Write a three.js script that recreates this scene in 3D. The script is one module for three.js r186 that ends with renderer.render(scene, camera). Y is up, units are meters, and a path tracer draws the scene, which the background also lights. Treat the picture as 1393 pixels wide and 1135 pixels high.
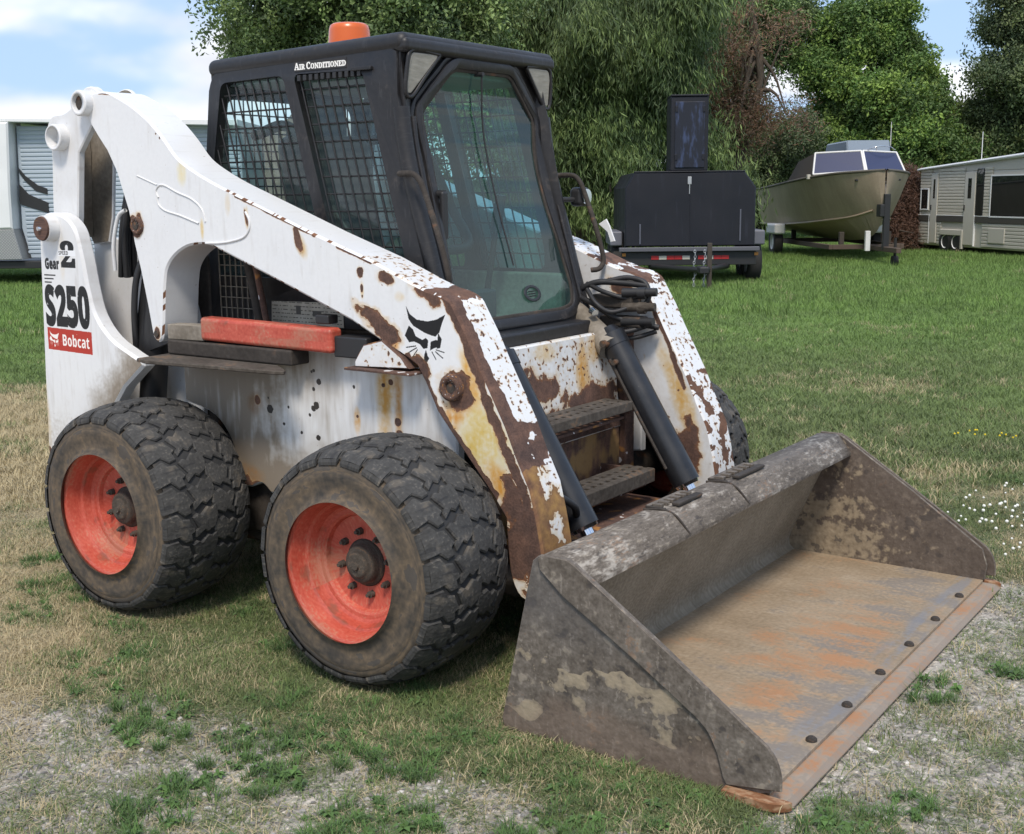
import * as THREE from 'three';
import { mergeGeometries, toCreasedNormals } from 'three/addons/utils/BufferGeometryUtils.js';
import { RoundedBoxGeometry } from 'three/addons/geometries/RoundedBoxGeometry.js';
import { ImprovedNoise } from 'three/addons/math/ImprovedNoise.js';

// ---------------------------------------------------------------- camera, sky, sun, exposure
const scene = new THREE.Scene();
const camera = new THREE.PerspectiveCamera(38.07, 1393 / 1135, 0.05, 600);
camera.position.set(2.973, 1.472, 3.575);
camera.rotation.order = 'YXZ';
camera.rotation.set(-0.1821, 0.6171, -0.0111);
scene.add(camera);

const renderer = new THREE.WebGLRenderer({ antialias: true });
renderer.toneMapping = THREE.LinearToneMapping;
renderer.toneMappingExposure = 1.43;
renderer.shadowMap.enabled = true;

const SUN_DIR = new THREE.Vector3(0.30, 0.86, 0.52).normalize();
const sun = new THREE.DirectionalLight(0xfff4e6, 2.3);
sun.position.copy(SUN_DIR).multiplyScalar(40);
sun.target.position.set(0, 0, 0);
sun.castShadow = true;
sun.shadow.radius = 22;
sun.shadow.mapSize.set(2048, 2048);
Object.assign(sun.shadow.camera, { left: -30, right: 30, top: 30, bottom: -30, near: 1, far: 120 });
scene.add(sun, sun.target);

// ---------------------------------------------------------------- noise helpers (seeded)
function rng(seed) { let a = seed >>> 0; return () => { a = (a + 0x6D2B79F5) >>> 0; let t = Math.imul(a ^ (a >>> 15), 1 | a); t = (t + Math.imul(t ^ (t >>> 7), 61 | t)) ^ t; return ((t ^ (t >>> 14)) >>> 0) / 4294967296; }; }
const R0 = rng(71);
const PERM = new Uint8Array(512); { const p = [...Array(256).keys()]; for (let i = 255; i > 0; i--) { const j = Math.floor(R0() * (i + 1)); [p[i], p[j]] = [p[j], p[i]]; } for (let i = 0; i < 512; i++) PERM[i] = p[i & 255]; }
const GX = new Float32Array(256), GY = new Float32Array(256); for (let i = 0; i < 256; i++) { GX[i] = Math.cos(i / 256 * 6.28318); GY[i] = Math.sin(i / 256 * 6.28318); }
// gradient noise on a lattice that repeats after (px, py) cells; -1..1
function pn(x, y, px = 256, py = 256, s = 0) {
  const X = Math.floor(x), Y = Math.floor(y), fx = x - X, fy = y - Y;
  const x0 = ((X % px) + px) % px, x1 = (x0 + 1) % px, y0 = ((Y % py) + py) % py, y1 = (y0 + 1) % py;
  const u = fx * fx * fx * (fx * (fx * 6 - 15) + 10), v = fy * fy * fy * (fy * (fy * 6 - 15) + 10);
  const h = (a, b) => PERM[(PERM[(a + s) & 255] + b) & 255];
  const g = (i, dx, dy) => GX[i] * dx + GY[i] * dy;
  const a = g(h(x0, y0), fx, fy), b = g(h(x1, y0), fx - 1, fy), c = g(h(x0, y1), fx, fy - 1), d = g(h(x1, y1), fx - 1, fy - 1);
  const l = a + (b - a) * u; return 1.42 * (l + ((c + (d - c) * u) - l) * v);
}
function fb(x, y, oct = 4, s = 0, px = 256, py = 256) { let a = 0, k = 0.5; for (let i = 0; i < oct; i++) { a += k * pn(x, y, px, py, s + i * 31); x *= 2; y *= 2; px = Math.min(256, px * 2); py = Math.min(256, py * 2); k *= 0.5; } return a; }
const IN = new ImprovedNoise();
const clamp = (x, a = 0, b = 1) => Math.min(b, Math.max(a, x));
const sst = (a, b, x) => { const t = clamp((x - a) / (b - a)); return t * t * (3 - 2 * t); };
const lerp = (a, b, t) => a + (b - a) * t;
const mix3 = (o, c, t) => { o[0] += (c[0] - o[0]) * t; o[1] += (c[1] - o[1]) * t; o[2] += (c[2] - o[2]) * t; };

// ---------------------------------------------------------------- sky: air and broken cloud
{
  const w = 2048, h = 1024, d = new Float32Array(w * h * 4);
  for (let j = 0; j < h; j++) for (let i = 0; i < w; i++) {
    const el = (j + 0.5) / h * Math.PI - Math.PI / 2, az = ((i + 0.5) / w - 0.5) * 2 * Math.PI;
    const y = Math.sin(el), cx = Math.cos(el) * Math.cos(az), cz = Math.cos(el) * Math.sin(az);
    const o = (j * w + i) * 4; let r, g, b;
    if (y <= 0) { r = 0.30; g = 0.31; b = 0.28; } else {
      const t = Math.pow(1 - y, 3);
      r = lerp(0.25, 0.42, t); g = lerp(0.41, 0.57, t); b = lerp(0.70, 0.77, t);
      const k = 1 / (y + 0.22);                                  // flat cloud deck
      const px = cx * k * 1.7 + 0.4, pz = cz * k * 1.7 + 5.2;
      let n = 0, a = 0.55, f = 1; for (let q = 0; q < 6; q++) { n += a * IN.noise(px * f, pz * f, 4.2 + q * 3.7); f *= 2.03; a *= 0.5; }
      const c = 0.96 * sst(-0.16, 0.22, n);
      let m = 0, a2 = 0.6; f = 1.6; for (let q = 0; q < 4; q++) { m += a2 * IN.noise(px * f + 9, pz * f + 2, 8.8 + q); f *= 2; a2 *= 0.5; }
      const shade = 0.72 + 0.34 * m;
      r = lerp(r, 1.01 * shade, c); g = lerp(g, 1.03 * shade, c); b = lerp(b, 1.02 * shade + 0.05, c);
    }
    d[o] = r; d[o + 1] = g; d[o + 2] = b; d[o + 3] = 1;
  }
  const t = new THREE.DataTexture(d, w, h, THREE.RGBAFormat, THREE.FloatType);
  t.mapping = THREE.EquirectangularReflectionMapping; t.magFilter = THREE.LinearFilter; t.minFilter = THREE.LinearFilter; t.needsUpdate = true;
  scene.background = t; scene.environment = t;
}

// ---------------------------------------------------------------- textures and materials
// fn(x, y, o): o = [r, g, b in 0..255 sRGB, roughness, height, metalness] at metres (x, y)
function bake(w, h, x0, y0, W, H, fn, wrap = true) {
  const c = new Uint8Array(w * h * 4), m = new Uint8Array(w * h * 4), o = [0, 0, 0, 0, 0, 0];
  for (let j = 0; j < h; j++) for (let i = 0; i < w; i++) {
    o[5] = 0; o[4] = 0.5; fn(x0 + (i + 0.5) / w * W, y0 + (j + 0.5) / h * H, o);
    const k = (j * w + i) * 4;
    c[k] = clamp(o[0], 0, 255); c[k + 1] = clamp(o[1], 0, 255); c[k + 2] = clamp(o[2], 0, 255); c[k + 3] = 255;
    m[k] = clamp(o[4]) * 255; m[k + 1] = clamp(o[3]) * 255; m[k + 2] = clamp(o[5]) * 255; m[k + 3] = 255;
  }
  const mk = (data, srgb) => { const t = new THREE.DataTexture(data, w, h, THREE.RGBAFormat); t.magFilter = THREE.LinearFilter; t.minFilter = THREE.LinearMipmapLinearFilter; t.generateMipmaps = true; t.wrapS = t.wrapT = wrap ? THREE.RepeatWrapping : THREE.ClampToEdgeWrapping; if (srgb) t.colorSpace = THREE.SRGBColorSpace; t.repeat.set(1 / W, 1 / H); t.offset.set(-x0 / W, -y0 / H); t.needsUpdate = true; return t; };
  return [mk(c, true), mk(m, false)];
}
function texMat([c, m], bump = 0.002, extra = {}) {
  return new THREE.MeshStandardMaterial({ map: c, roughnessMap: m, metalnessMap: m, bumpMap: m, bumpScale: bump, roughness: 1, metalness: 1, side: THREE.DoubleSide, ...extra });
}
const plain = (r, g, b, rough = 0.6, extra = {}) => new THREE.MeshStandardMaterial({ color: new THREE.Color().setRGB(r, g, b), roughness: rough, side: THREE.DoubleSide, ...extra });
const segD = (x, y, p) => { let best = 9; for (let i = 0; i + 1 < p.length; i++) { const [ax, ay] = p[i], [bx, by] = p[i + 1], dx = bx - ax, dy = by - ay, t = clamp(((x - ax) * dx + (y - ay) * dy) / (dx * dx + dy * dy)); best = Math.min(best, Math.hypot(x - ax - t * dx, y - ay - t * dy)); } return best; };
function blobV(x, y, b) { const [bx, by, rx, ry, a = 0] = b, dx = x - bx, dy = y - by, c = Math.cos(a), s = Math.sin(a); return Math.hypot((dx * c + dy * s) / rx, (-dx * s + dy * c) / ry); }
const PAINT = [223, 224, 224];
function rustCol(x, y, o, edge) {      // bare rusted steel, orange towards the flaking rim
  const n = 0.7 * fb(x * 40, y * 40, 3, 5) + 0.8 * fb(x * 150, y * 150, 2, 6), m = fb(x * 11, y * 11, 3, 9);
  o[0] = 90 + 38 * m + 30 * n; o[1] = 67 + 26 * m + 24 * n; o[2] = 57 + 18 * m + 20 * n;
  if (edge > 0) mix3(o, [168, 104, 52], edge * 0.75);
  o[3] = 0.9; o[4] = 0.28 + 0.22 * n;
}
// white enamel: blobs and bands where it has flaked, stains that run from them, grime
function enamel({ blobs = [], bands = [], stains = [], speck = 0, grime = 0, grimeDarkMask = null, over = null }) {
  return (x, y, o) => {
    const n1 = fb(x * 9, y * 9, 3, 2), n2 = fb(x * 60, y * 60, 3, 17), n3 = fb(x * 2.2, y * 2.2, 3, 44);
    o[0] = PAINT[0] + 6 * n3 + 5 * n2; o[1] = PAINT[1] + 6 * n3 + 5 * n2; o[2] = PAINT[2] + 4 * n3 + 5 * n2; o[3] = 0.34 + 0.12 * n1; o[4] = 0.6 + 0.10 * n1 + 0.05 * n3;
    const st = fb(x * 34, y * 5, 3, 61);                                    // vertical run marks
    let g = grime * (0.5 + 0.9 * n1 + 0.8 * n2); if (grimeDarkMask) g += grimeDarkMask(x, y, n1, n2, st);
    g += 0.5 * clamp(st - 0.12) * (0.4 + n1) + 0.35 * clamp(n2 - 0.34);                     // faint runs and dirt in the scratches
    if (g > 0) { mix3(o, [120, 107, 90], clamp(g, 0, 0.85)); o[3] += 0.3 * g; }
    for (const s of stains) { const d = blobV(x, y, s) + 0.55 * fb(x * 7, y * 7, 3, 70) + 0.35 * st; const t = sst(1, 0.25, d) * (s[5] ?? 0.8); if (t > 0) { mix3(o, s[6] || [196, 150, 74], clamp(t * (0.75 + 0.7 * st + 0.5 * n2))); o[3] += 0.3 * t; } }
    if (over) over(x, y, o);
    let q = 9; for (const b of blobs) { const v = blobV(x, y, b); if (v < 2) q = Math.min(q, v + 0.8 * fb(x * 18, y * 18, 5, 23)); }
    for (const [p, wd] of bands) { const d = segD(x, y, p); if (d < wd * 3) q = Math.min(q, d / wd + 0.95 * fb(x * 22, y * 22, 4, 37)); }
    if (speck > 0) { const f = fb(x * 46, y * 46, 3, 90) + 0.35 * n1; q = Math.min(q, 1 + (0.62 - speck * 0.75 - f) * 2); }
    if (q >= 1 && q < 1.9 && fb(x * 85, y * 85, 2, 95) > 0.34 + 0.5 * (q - 1)) q = 0.95;        // small flakes round the bare patches
    if (q < 1) rustCol(x, y, o, sst(0.78, 1, q) * 0.55);
    else { if (q < 1.5) mix3(o, [198, 158, 104], 0.42 * sst(1.5, 1.0, q) * clamp(0.7 + 1.2 * st + n1)); if (q < 1.08) { mix3(o, [168, 140, 108], 0.4); o[4] = 0.85; } }
    if (n2 > 0.52 && q > 1) mix3(o, [150, 140, 128], 0.5);
  };
}
// ---------------------------------------------------------------- geometry helpers
function rec(v, out) { out.push(...v); }
// plate with chamfered rims: outline in (x, y), thickness from z0 to z1. Caps take uv = (x, y); rims take uv = (run along the rim, z).
function plate(pts, z0, z1, bev = 0.004, crease = 0.5) {
  let p = pts.map(q => [q[0], q[1]]);
  let A = 0; for (let i = 0; i < p.length; i++) { const [a, b] = p[i], [c, d] = p[(i + 1) % p.length]; A += a * d - c * b; }
  if (A < 0) p.reverse();
  const n = p.length, inn = p.map((q, i) => {
    const a = p[(i + n - 1) % n], b = p[(i + 1) % n];
    let e1 = [q[0] - a[0], q[1] - a[1]], e2 = [b[0] - q[0], b[1] - q[1]]; const l1 = Math.hypot(...e1) || 1, l2 = Math.hypot(...e2) || 1;
    const m = [-(e1[1] / l1 + e2[1] / l2), e1[0] / l1 + e2[0] / l2], l = Math.hypot(...m) || 1, k = Math.min(2.2, 2 / l);
    return [q[0] + m[0] / l * bev * k, q[1] + m[1] / l * bev * k];
  });
  const tri = THREE.ShapeUtils.triangulateShape(inn.map(q => new THREE.Vector2(...q)), []);
  const P = [], U = [], P2 = [], U2 = [];
  for (const [a, b, c] of tri) {
    for (const i of [a, b, c]) { P.push(inn[i][0], inn[i][1], z1); U.push(inn[i][0], inn[i][1]); }
    for (const i of [c, b, a]) { P.push(inn[i][0], inn[i][1], z0); U.push(inn[i][0], inn[i][1]); }
  }
  let s = 0; const zb = Math.min(bev, Math.abs(z1 - z0) * 0.45);
  const rows = [[inn, z0], [p, z0 + zb], [p, z1 - zb], [inn, z1]];
  for (let i = 0; i < n; i++) {
    const j = (i + 1) % n, L = Math.hypot(p[j][0] - p[i][0], p[j][1] - p[i][1]);
    for (let r = 0; r < 3; r++) {
      const [a, za] = rows[r], [b, zb2] = rows[r + 1];
      P2.push(...a[i], za, ...a[j], za, ...b[j], zb2, ...a[i], za, ...b[j], zb2, ...b[i], zb2);
      U2.push(s, za, s + L, za, s + L, zb2, s, za, s + L, zb2, s, zb2);
    }
    s += L;
  }
  const g = new THREE.BufferGeometry();
  g.setAttribute('position', new THREE.Float32BufferAttribute([...P, ...P2], 3)); g.setAttribute('uv', new THREE.Float32BufferAttribute([...U, ...U2], 2));
  g.addGroup(0, P.length / 3, 0); g.addGroup(P.length / 3, P2.length / 3, 1); g.computeVertexNormals();
  if (crease) { const c = toCreasedNormals(g, crease); c.clearGroups(); c.addGroup(0, P.length / 3, 0); c.addGroup(P.length / 3, P2.length / 3, 1); return c; }
  return g;
}
// smooth closed outline: pts with a third entry 1 are rounded through a spline
function spline(pts, per = 5) { const c = new THREE.CatmullRomCurve3(pts.map(p => new THREE.Vector3(p[0], p[1], p[2] || 0)), false, 'centripetal'); return c.getPoints((pts.length - 1) * per).map(v => [v.x, v.y, v.z]); }
function boxUV(g, k = 1) {       // uv in metres from the face direction
  if (g.index) g = g.toNonIndexed(); g.computeVertexNormals === undefined; const p = g.attributes.position, n = p.count, uv = new Float32Array(n * 2), a = new THREE.Vector3(), b = new THREE.Vector3(), c = new THREE.Vector3();
  for (let i = 0; i < n; i += 3) {
    a.fromBufferAttribute(p, i); b.fromBufferAttribute(p, i + 1).sub(a); c.fromBufferAttribute(p, i + 2).sub(a); b.cross(c);
    const X = Math.abs(b.x), Y = Math.abs(b.y), Z = Math.abs(b.z);
    for (let j = i; j < i + 3; j++) { const x = p.getX(j), y = p.getY(j), z = p.getZ(j); const q = Z >= X && Z >= Y ? [x, y] : X >= Y ? [z, y] : [x, z]; uv[j * 2] = q[0] * k; uv[j * 2 + 1] = q[1] * k; }
  }
  g.setAttribute('uv', new THREE.BufferAttribute(uv, 2)); return g;
}
function box(x0, x1, y0, y1, z0, z1, r = 0.005) {
  const w = x1 - x0, h = y1 - y0, d = z1 - z0, rr = Math.min(r, w * 0.45, h * 0.45, d * 0.45);
  const g = new RoundedBoxGeometry(w, h, d, 2, rr); g.translate((x0 + x1) / 2, (y0 + y1) / 2, (z0 + z1) / 2); return boxUV(g);
}
const V = (x, y, z) => new THREE.Vector3(x, y, z);
function rod(a, b, r0, r1 = r0, seg = 16, cap = true) {
  const A = V(...a), B = V(...b), L = A.distanceTo(B), g = new THREE.CylinderGeometry(r1, r0, L, seg, 1, !cap); g.translate(0, L / 2, 0);
  g.applyQuaternion(new THREE.Quaternion().setFromUnitVectors(V(0, 1, 0), B.sub(A).normalize())); g.translate(...a); const u = g.attributes.uv; for (let i = 0; i < u.count; i++) u.setXY(i, u.getX(i) * r0 * 6.28, u.getY(i) * L); return g.toNonIndexed();
}
function tube(pts, r, seg = 24, rad = 8, closed = false) { const g = new THREE.TubeGeometry(new THREE.CatmullRomCurve3(pts.map(p => V(...p)), closed, 'centripetal'), seg, r, rad, closed); const u = g.attributes.uv; for (let i = 0; i < u.count; i++) u.setXY(i, u.getX(i) * 1.5, u.getY(i) * r * 6.28); return g.toNonIndexed(); }
function lathe(prof, seg = 48, axis = 'y') { const g = new THREE.LatheGeometry(prof.map(q => new THREE.Vector2(q[0], q[1])), seg); if (axis === 'z') g.rotateX(Math.PI / 2); if (axis === 'x') g.rotateZ(-Math.PI / 2); return g.toNonIndexed(); }
const join = a => { const l = a.map(g => { const q = g.index ? g.toNonIndexed() : g.clone(); for (const k of Object.keys(q.attributes)) if (!['position', 'normal', 'uv'].includes(k)) q.deleteAttribute(k); q.clearGroups(); return q; }); return mergeGeometries(l, false); };
const taken = {};
const numbered = n => { const k = taken[n] = (taken[n] ?? -1) + 1; return k ? `${n}_${String(k).padStart(3, '0')}` : n; };
function mesh(name, g, m, parent) {
  const o = new THREE.Mesh(Array.isArray(g) ? join(g) : g, m); o.name = parent === scene ? numbered(name) : name; o.castShadow = o.receiveShadow = true; parent.add(o); return o;
}
function thing(name, label, category, [x, y, z] = [0, 0, 0], turn = 0, group) { const o = new THREE.Group(); o.name = numbered(name); o.position.set(x, y, z); o.rotation.y = turn; o.userData = { label, category }; if (group) o.userData.group = group; scene.add(o); return o; }
function part(name, parent) { const o = new THREE.Group(); o.name = name; parent.add(o); return o; }
const mirrorZ = g => { const q = g.clone(); q.scale(1, 1, -1); const t = q.index ? q.toNonIndexed() : q; for (const k of Object.keys(t.attributes)) { const a = t.attributes[k], s = a.itemSize, d = a.array; for (let i = 0; i < a.count; i += 3) for (let c = 0; c < s; c++) { const w = d[(i + 1) * s + c]; d[(i + 1) * s + c] = d[(i + 2) * s + c]; d[(i + 2) * s + c] = w; } } return t; };

// ---------------------------------------------------------------- shared materials
const M = {};
M.whiteTile = texMat(bake(512, 512, 0, 0, 1, 1, enamel({ grime: 0.10 })), 0.0012);
M.whiteChip = texMat(bake(1024, 1024, 0, 0, 1, 1, enamel({ speck: 0.42, grime: 0.12, stains: [[0.3, 0.5, 0.3, 0.3, 0, 0.5], [0.8, 0.2, 0.2, 0.3, 0, 0.5]] })), 0.002);
M.rust = texMat(bake(512, 512, 0, 0, 0.6, 0.6, (x, y, o) => { rustCol(x, y, o, 0); const k = fb(x * 14, y * 14, 3, 77); if (k > 0.18) mix3(o, [160, 112, 60], sst(0.18, 0.4, k)); if (k < -0.34) { mix3(o, PAINT, 0.8); } }), 0.003);
M.black = texMat(bake(512, 512, 0, 0, 0.8, 0.8, (x, y, o) => { const n = fb(x * 7.5, y * 7.5, 4, 3), m = fb(x * 60, y * 60, 3, 8), s = fb(x * 90, y * 12, 2, 13); const v = 30 + 11 * n + 8 * m + (s > 0.28 ? 12 : 0); o[0] = v + 2; o[1] = v + 1; o[2] = v + 2; if (n + 0.5 * m > 0.26) mix3(o, [74, 66, 60], 0.5 * sst(0.26, 0.55, n + 0.5 * m)); o[3] = 0.48 + 0.25 * n; o[4] = 0.5 + 0.2 * m; }), 0.0012);
M.darkSteel = texMat(bake(512, 512, 0, 0, 0.8, 0.8, (x, y, o) => { const n = fb(x * 7.5, y * 7.5, 4, 53), m = fb(x * 60, y * 60, 3, 58); const v = 48 + 26 * n + 14 * m; o[0] = v + 8; o[1] = v + 2; o[2] = v - 4; if (n > 0.2) mix3(o, [110, 76, 52], sst(0.2, 0.5, n)); o[3] = 0.8; o[4] = 0.5 + 0.3 * m; }), 0.002);
M.dustAndShade = texMat(bake(512, 512, 0, 0, 0.8, 0.8, (x, y, o) => { const n = fb(x * 6, y * 6, 4, 153), m = fb(x * 60, y * 60, 3, 158); const v = 118 + 44 * n + 22 * m; o[0] = v + 8; o[1] = v; o[2] = v - 12; o[3] = 0.9; o[4] = 0.5 + 0.3 * m; }), 0.002);
M.red = texMat(bake(512, 512, 0, 0, 0.5, 0.5, (x, y, o) => { const n = fb(x * 8, y * 8, 4, 33), m = fb(x * 80, y * 80, 3, 38); o[0] = 186 + 26 * n + 22 * m; o[1] = 84 + 28 * n + 24 * m; o[2] = 66 + 26 * n + 22 * m; { const d = fb(x * 3, y * 3, 3, 36) + 0.4 * m; if (d > -0.05) mix3(o, [160, 122, 98], 0.6 * sst(-0.05, 0.4, d)); } if (m + 0.7 * n > 0.36) mix3(o, [182, 122, 98], 0.55); if (n < -0.26) mix3(o, [132, 80, 62], 0.6 * sst(-0.26, -0.4, n) + 0.15); o[3] = 0.5 + 0.2 * n; o[4] = 0.5 + 0.1 * m; }), 0.001);
M.chrome = plain(0.75, 0.76, 0.78, 0.12, { metalness: 1 });
M.hose = plain(0.016, 0.016, 0.017, 0.55);
M.blackPlain = plain(0.02, 0.02, 0.021, 0.5);
M.darkVoid = plain(0.12, 0.117, 0.113, 0.8);
M.grime = texMat(bake(512, 512, 0, 0, 0.8, 0.8, (x, y, o) => { const n = fb(x * 7.5, y * 7.5, 4, 253), m = fb(x * 50, y * 50, 3, 258); const v = 68 + 28 * n + 26 * m; o[0] = v + 7; o[1] = v; o[2] = v - 8; if (n + 0.6 * m > 0.34) mix3(o, [116, 88, 64], 0.6); o[3] = 0.9; o[4] = 0.5 + 0.35 * m; }), 0.003);
M.cylBlack = texMat(bake(256, 256, 0, 0, 0.4, 0.4, (x, y, o) => { const n = fb(x * 15, y * 15, 3, 3), m = fb(x * 110, y * 110, 2, 8); const v = 34 + 7 * n + 5 * m; o[0] = v; o[1] = v + 1; o[2] = v + 4; if (m > 0.46) mix3(o, [120, 112, 100], 0.5); o[3] = 0.36 + 0.15 * n; o[4] = 0.5 + 0.05 * m; }), 0.0006);
M.glass = new THREE.MeshPhysicalMaterial({ color: new THREE.Color().setRGB(0.46, 0.76, 0.74), transmission: 0.96, thickness: 0, roughness: 0.03, ior: 1.45, side: THREE.DoubleSide });
M.glassSide = new THREE.MeshPhysicalMaterial({ color: new THREE.Color().setRGB(0.66, 0.84, 0.83), transmission: 0.95, thickness: 0, roughness: 0.03, ior: 1.5, side: THREE.DoubleSide });
// ---------------------------------------------------------------- the skid steer loader (x forward, y up, z to its right side)
const loader = thing('skid_steer_loader', 'worn white skid steer loader with black cab, orange wheel rims and rusty bucket', 'loader');

// letters and emblems are drawn once into masks and looked up while the enamel is baked
function maskOf(w, h, draw) { const c = document.createElement('canvas'); c.width = w; c.height = h; const g = c.getContext('2d'); g.clearRect(0, 0, w, h); draw(g); const d = g.getImageData(0, 0, w, h).data; return (u, v) => { if (u < 0 || v < 0 || u >= 1 || v >= 1) return null; const k = (Math.floor((1 - v) * h * 0.9999) * w + Math.floor(u * w)) * 4; return d[k + 3] > 127 ? [d[k], d[k + 1], d[k + 2]] : null; }; }
function catHead(g, S) {           // head of a lynx: ears and brow, cheeks, muzzle, whiskers
  const P = a => { g.beginPath(); a.forEach(([x, y], i) => i ? g.lineTo(x * S, y * S) : g.moveTo(x * S, y * S)); g.closePath(); g.fill(); };
  P([[0.04, 0.00], [0.13, 0.15], [0.30, 0.24], [0.55, 0.26], [0.76, 0.22], [0.98, 0.12], [0.90, 0.26], [0.83, 0.44], [0.74, 0.52], [0.60, 0.50], [0.48, 0.47], [0.36, 0.42], [0.22, 0.36], [0.10, 0.24]]);
  P([[0.10, 0.36], [0.20, 0.42], [0.26, 0.54], [0.42, 0.60], [0.50, 0.56], [0.56, 0.60], [0.54, 0.74], [0.44, 0.76], [0.36, 0.68], [0.22, 0.64], [0.10, 0.66], [0.00, 0.54]]);
  P([[0.62, 0.62], [0.74, 0.58], [0.82, 0.60], [0.80, 0.70], [0.68, 0.74], [0.60, 0.78]]); P([[0.80, 0.46], [0.88, 0.56], [0.84, 0.72], [0.76, 0.74]]);
  P([[0.46, 0.86], [0.50, 0.78], [0.54, 0.88], [0.58, 0.92], [0.52, 1.0], [0.44, 0.98]]);
  g.lineWidth = S * 0.018; g.strokeStyle = g.fillStyle; for (const [a, b, c, d] of [[0.26, 0.72, 0.02, 0.76], [0.28, 0.75, 0.06, 0.86], [0.30, 0.78, 0.16, 0.94], [0.74, 0.76, 0.94, 0.80], [0.72, 0.79, 0.90, 0.90], [0.64, 0.80, 0.74, 0.94]]) { g.beginPath(); g.moveTo(a * S, b * S); g.lineTo(c * S, d * S); g.stroke(); }
}
const catMask = maskOf(256, 256, g => { g.fillStyle = '#0c0c0e'; catHead(g, 250); });
// side of the rear upright: x -1.42..-0.70, y 0.40..1.45
const upMask = maskOf(720, 1050, g => {
  const px = x => (x + 1.42) * 1000, py = y => (1.45 - y) * 1000;
  g.fillStyle = '#0b0b0d'; g.textBaseline = 'alphabetic'; g.textAlign = 'left';
  g.save(); g.translate(px(-1.325), py(0.985)); g.transform(1, 0, 0, 1, 0, 0); g.font = 'bold 208px sans-serif'; const w = g.measureText('S250').width; g.scale(285 / w, 1); g.fillText('S250', 0, 0); g.lineWidth = 15; g.strokeStyle = '#0b0b0d'; g.strokeText('S250', 0, 0); g.restore();
  g.save(); g.translate(px(-1.322), py(0.972)); g.rotate(0.02); g.fillStyle = '#b03020'; g.fillRect(0, 0, 284, 88); g.fillStyle = '#f0ece6'; g.save(); g.translate(10, 10); catHead(g, 66); g.restore(); g.font = 'bold 62px sans-serif'; const w2 = g.measureText('Bobcat').width; g.translate(92, 66); g.scale(176 / w2, 1); g.fillText('Bobcat', 0, 0); g.restore();
  g.save(); g.translate(px(-1.20), py(1.215)); g.font = 'bold 132px serif'; g.scale(1.3, 1); g.fillText('2', 0, 0); g.lineWidth = 8; g.strokeStyle = '#0b0b0d'; g.strokeText('2', 0, 0); g.restore();
  g.fillStyle = '#e8eaec'; g.fillRect(px(-1.215), py(1.278), 112, 22); g.fillStyle = '#141416'; g.font = 'bold 21px sans-serif'; g.fillText('SPEED', px(-1.21), py(1.260));
  g.font = 'bold 54px sans-serif'; g.save(); g.translate(px(-1.305), py(1.205)); const w3 = g.measureText('Gear').width; g.scale(92 / w3, 1); g.fillText('Gear', 0, 0); g.lineWidth = 5; g.strokeStyle = '#141416'; g.strokeText('Gear', 0, 0); g.restore();
  g.font = '15px sans-serif'; for (let i = 0; i < 3; i++) g.fillRect(px(-1.315), py(1.182 - i * 0.014), 74 - i * 14, 5);
});

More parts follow.
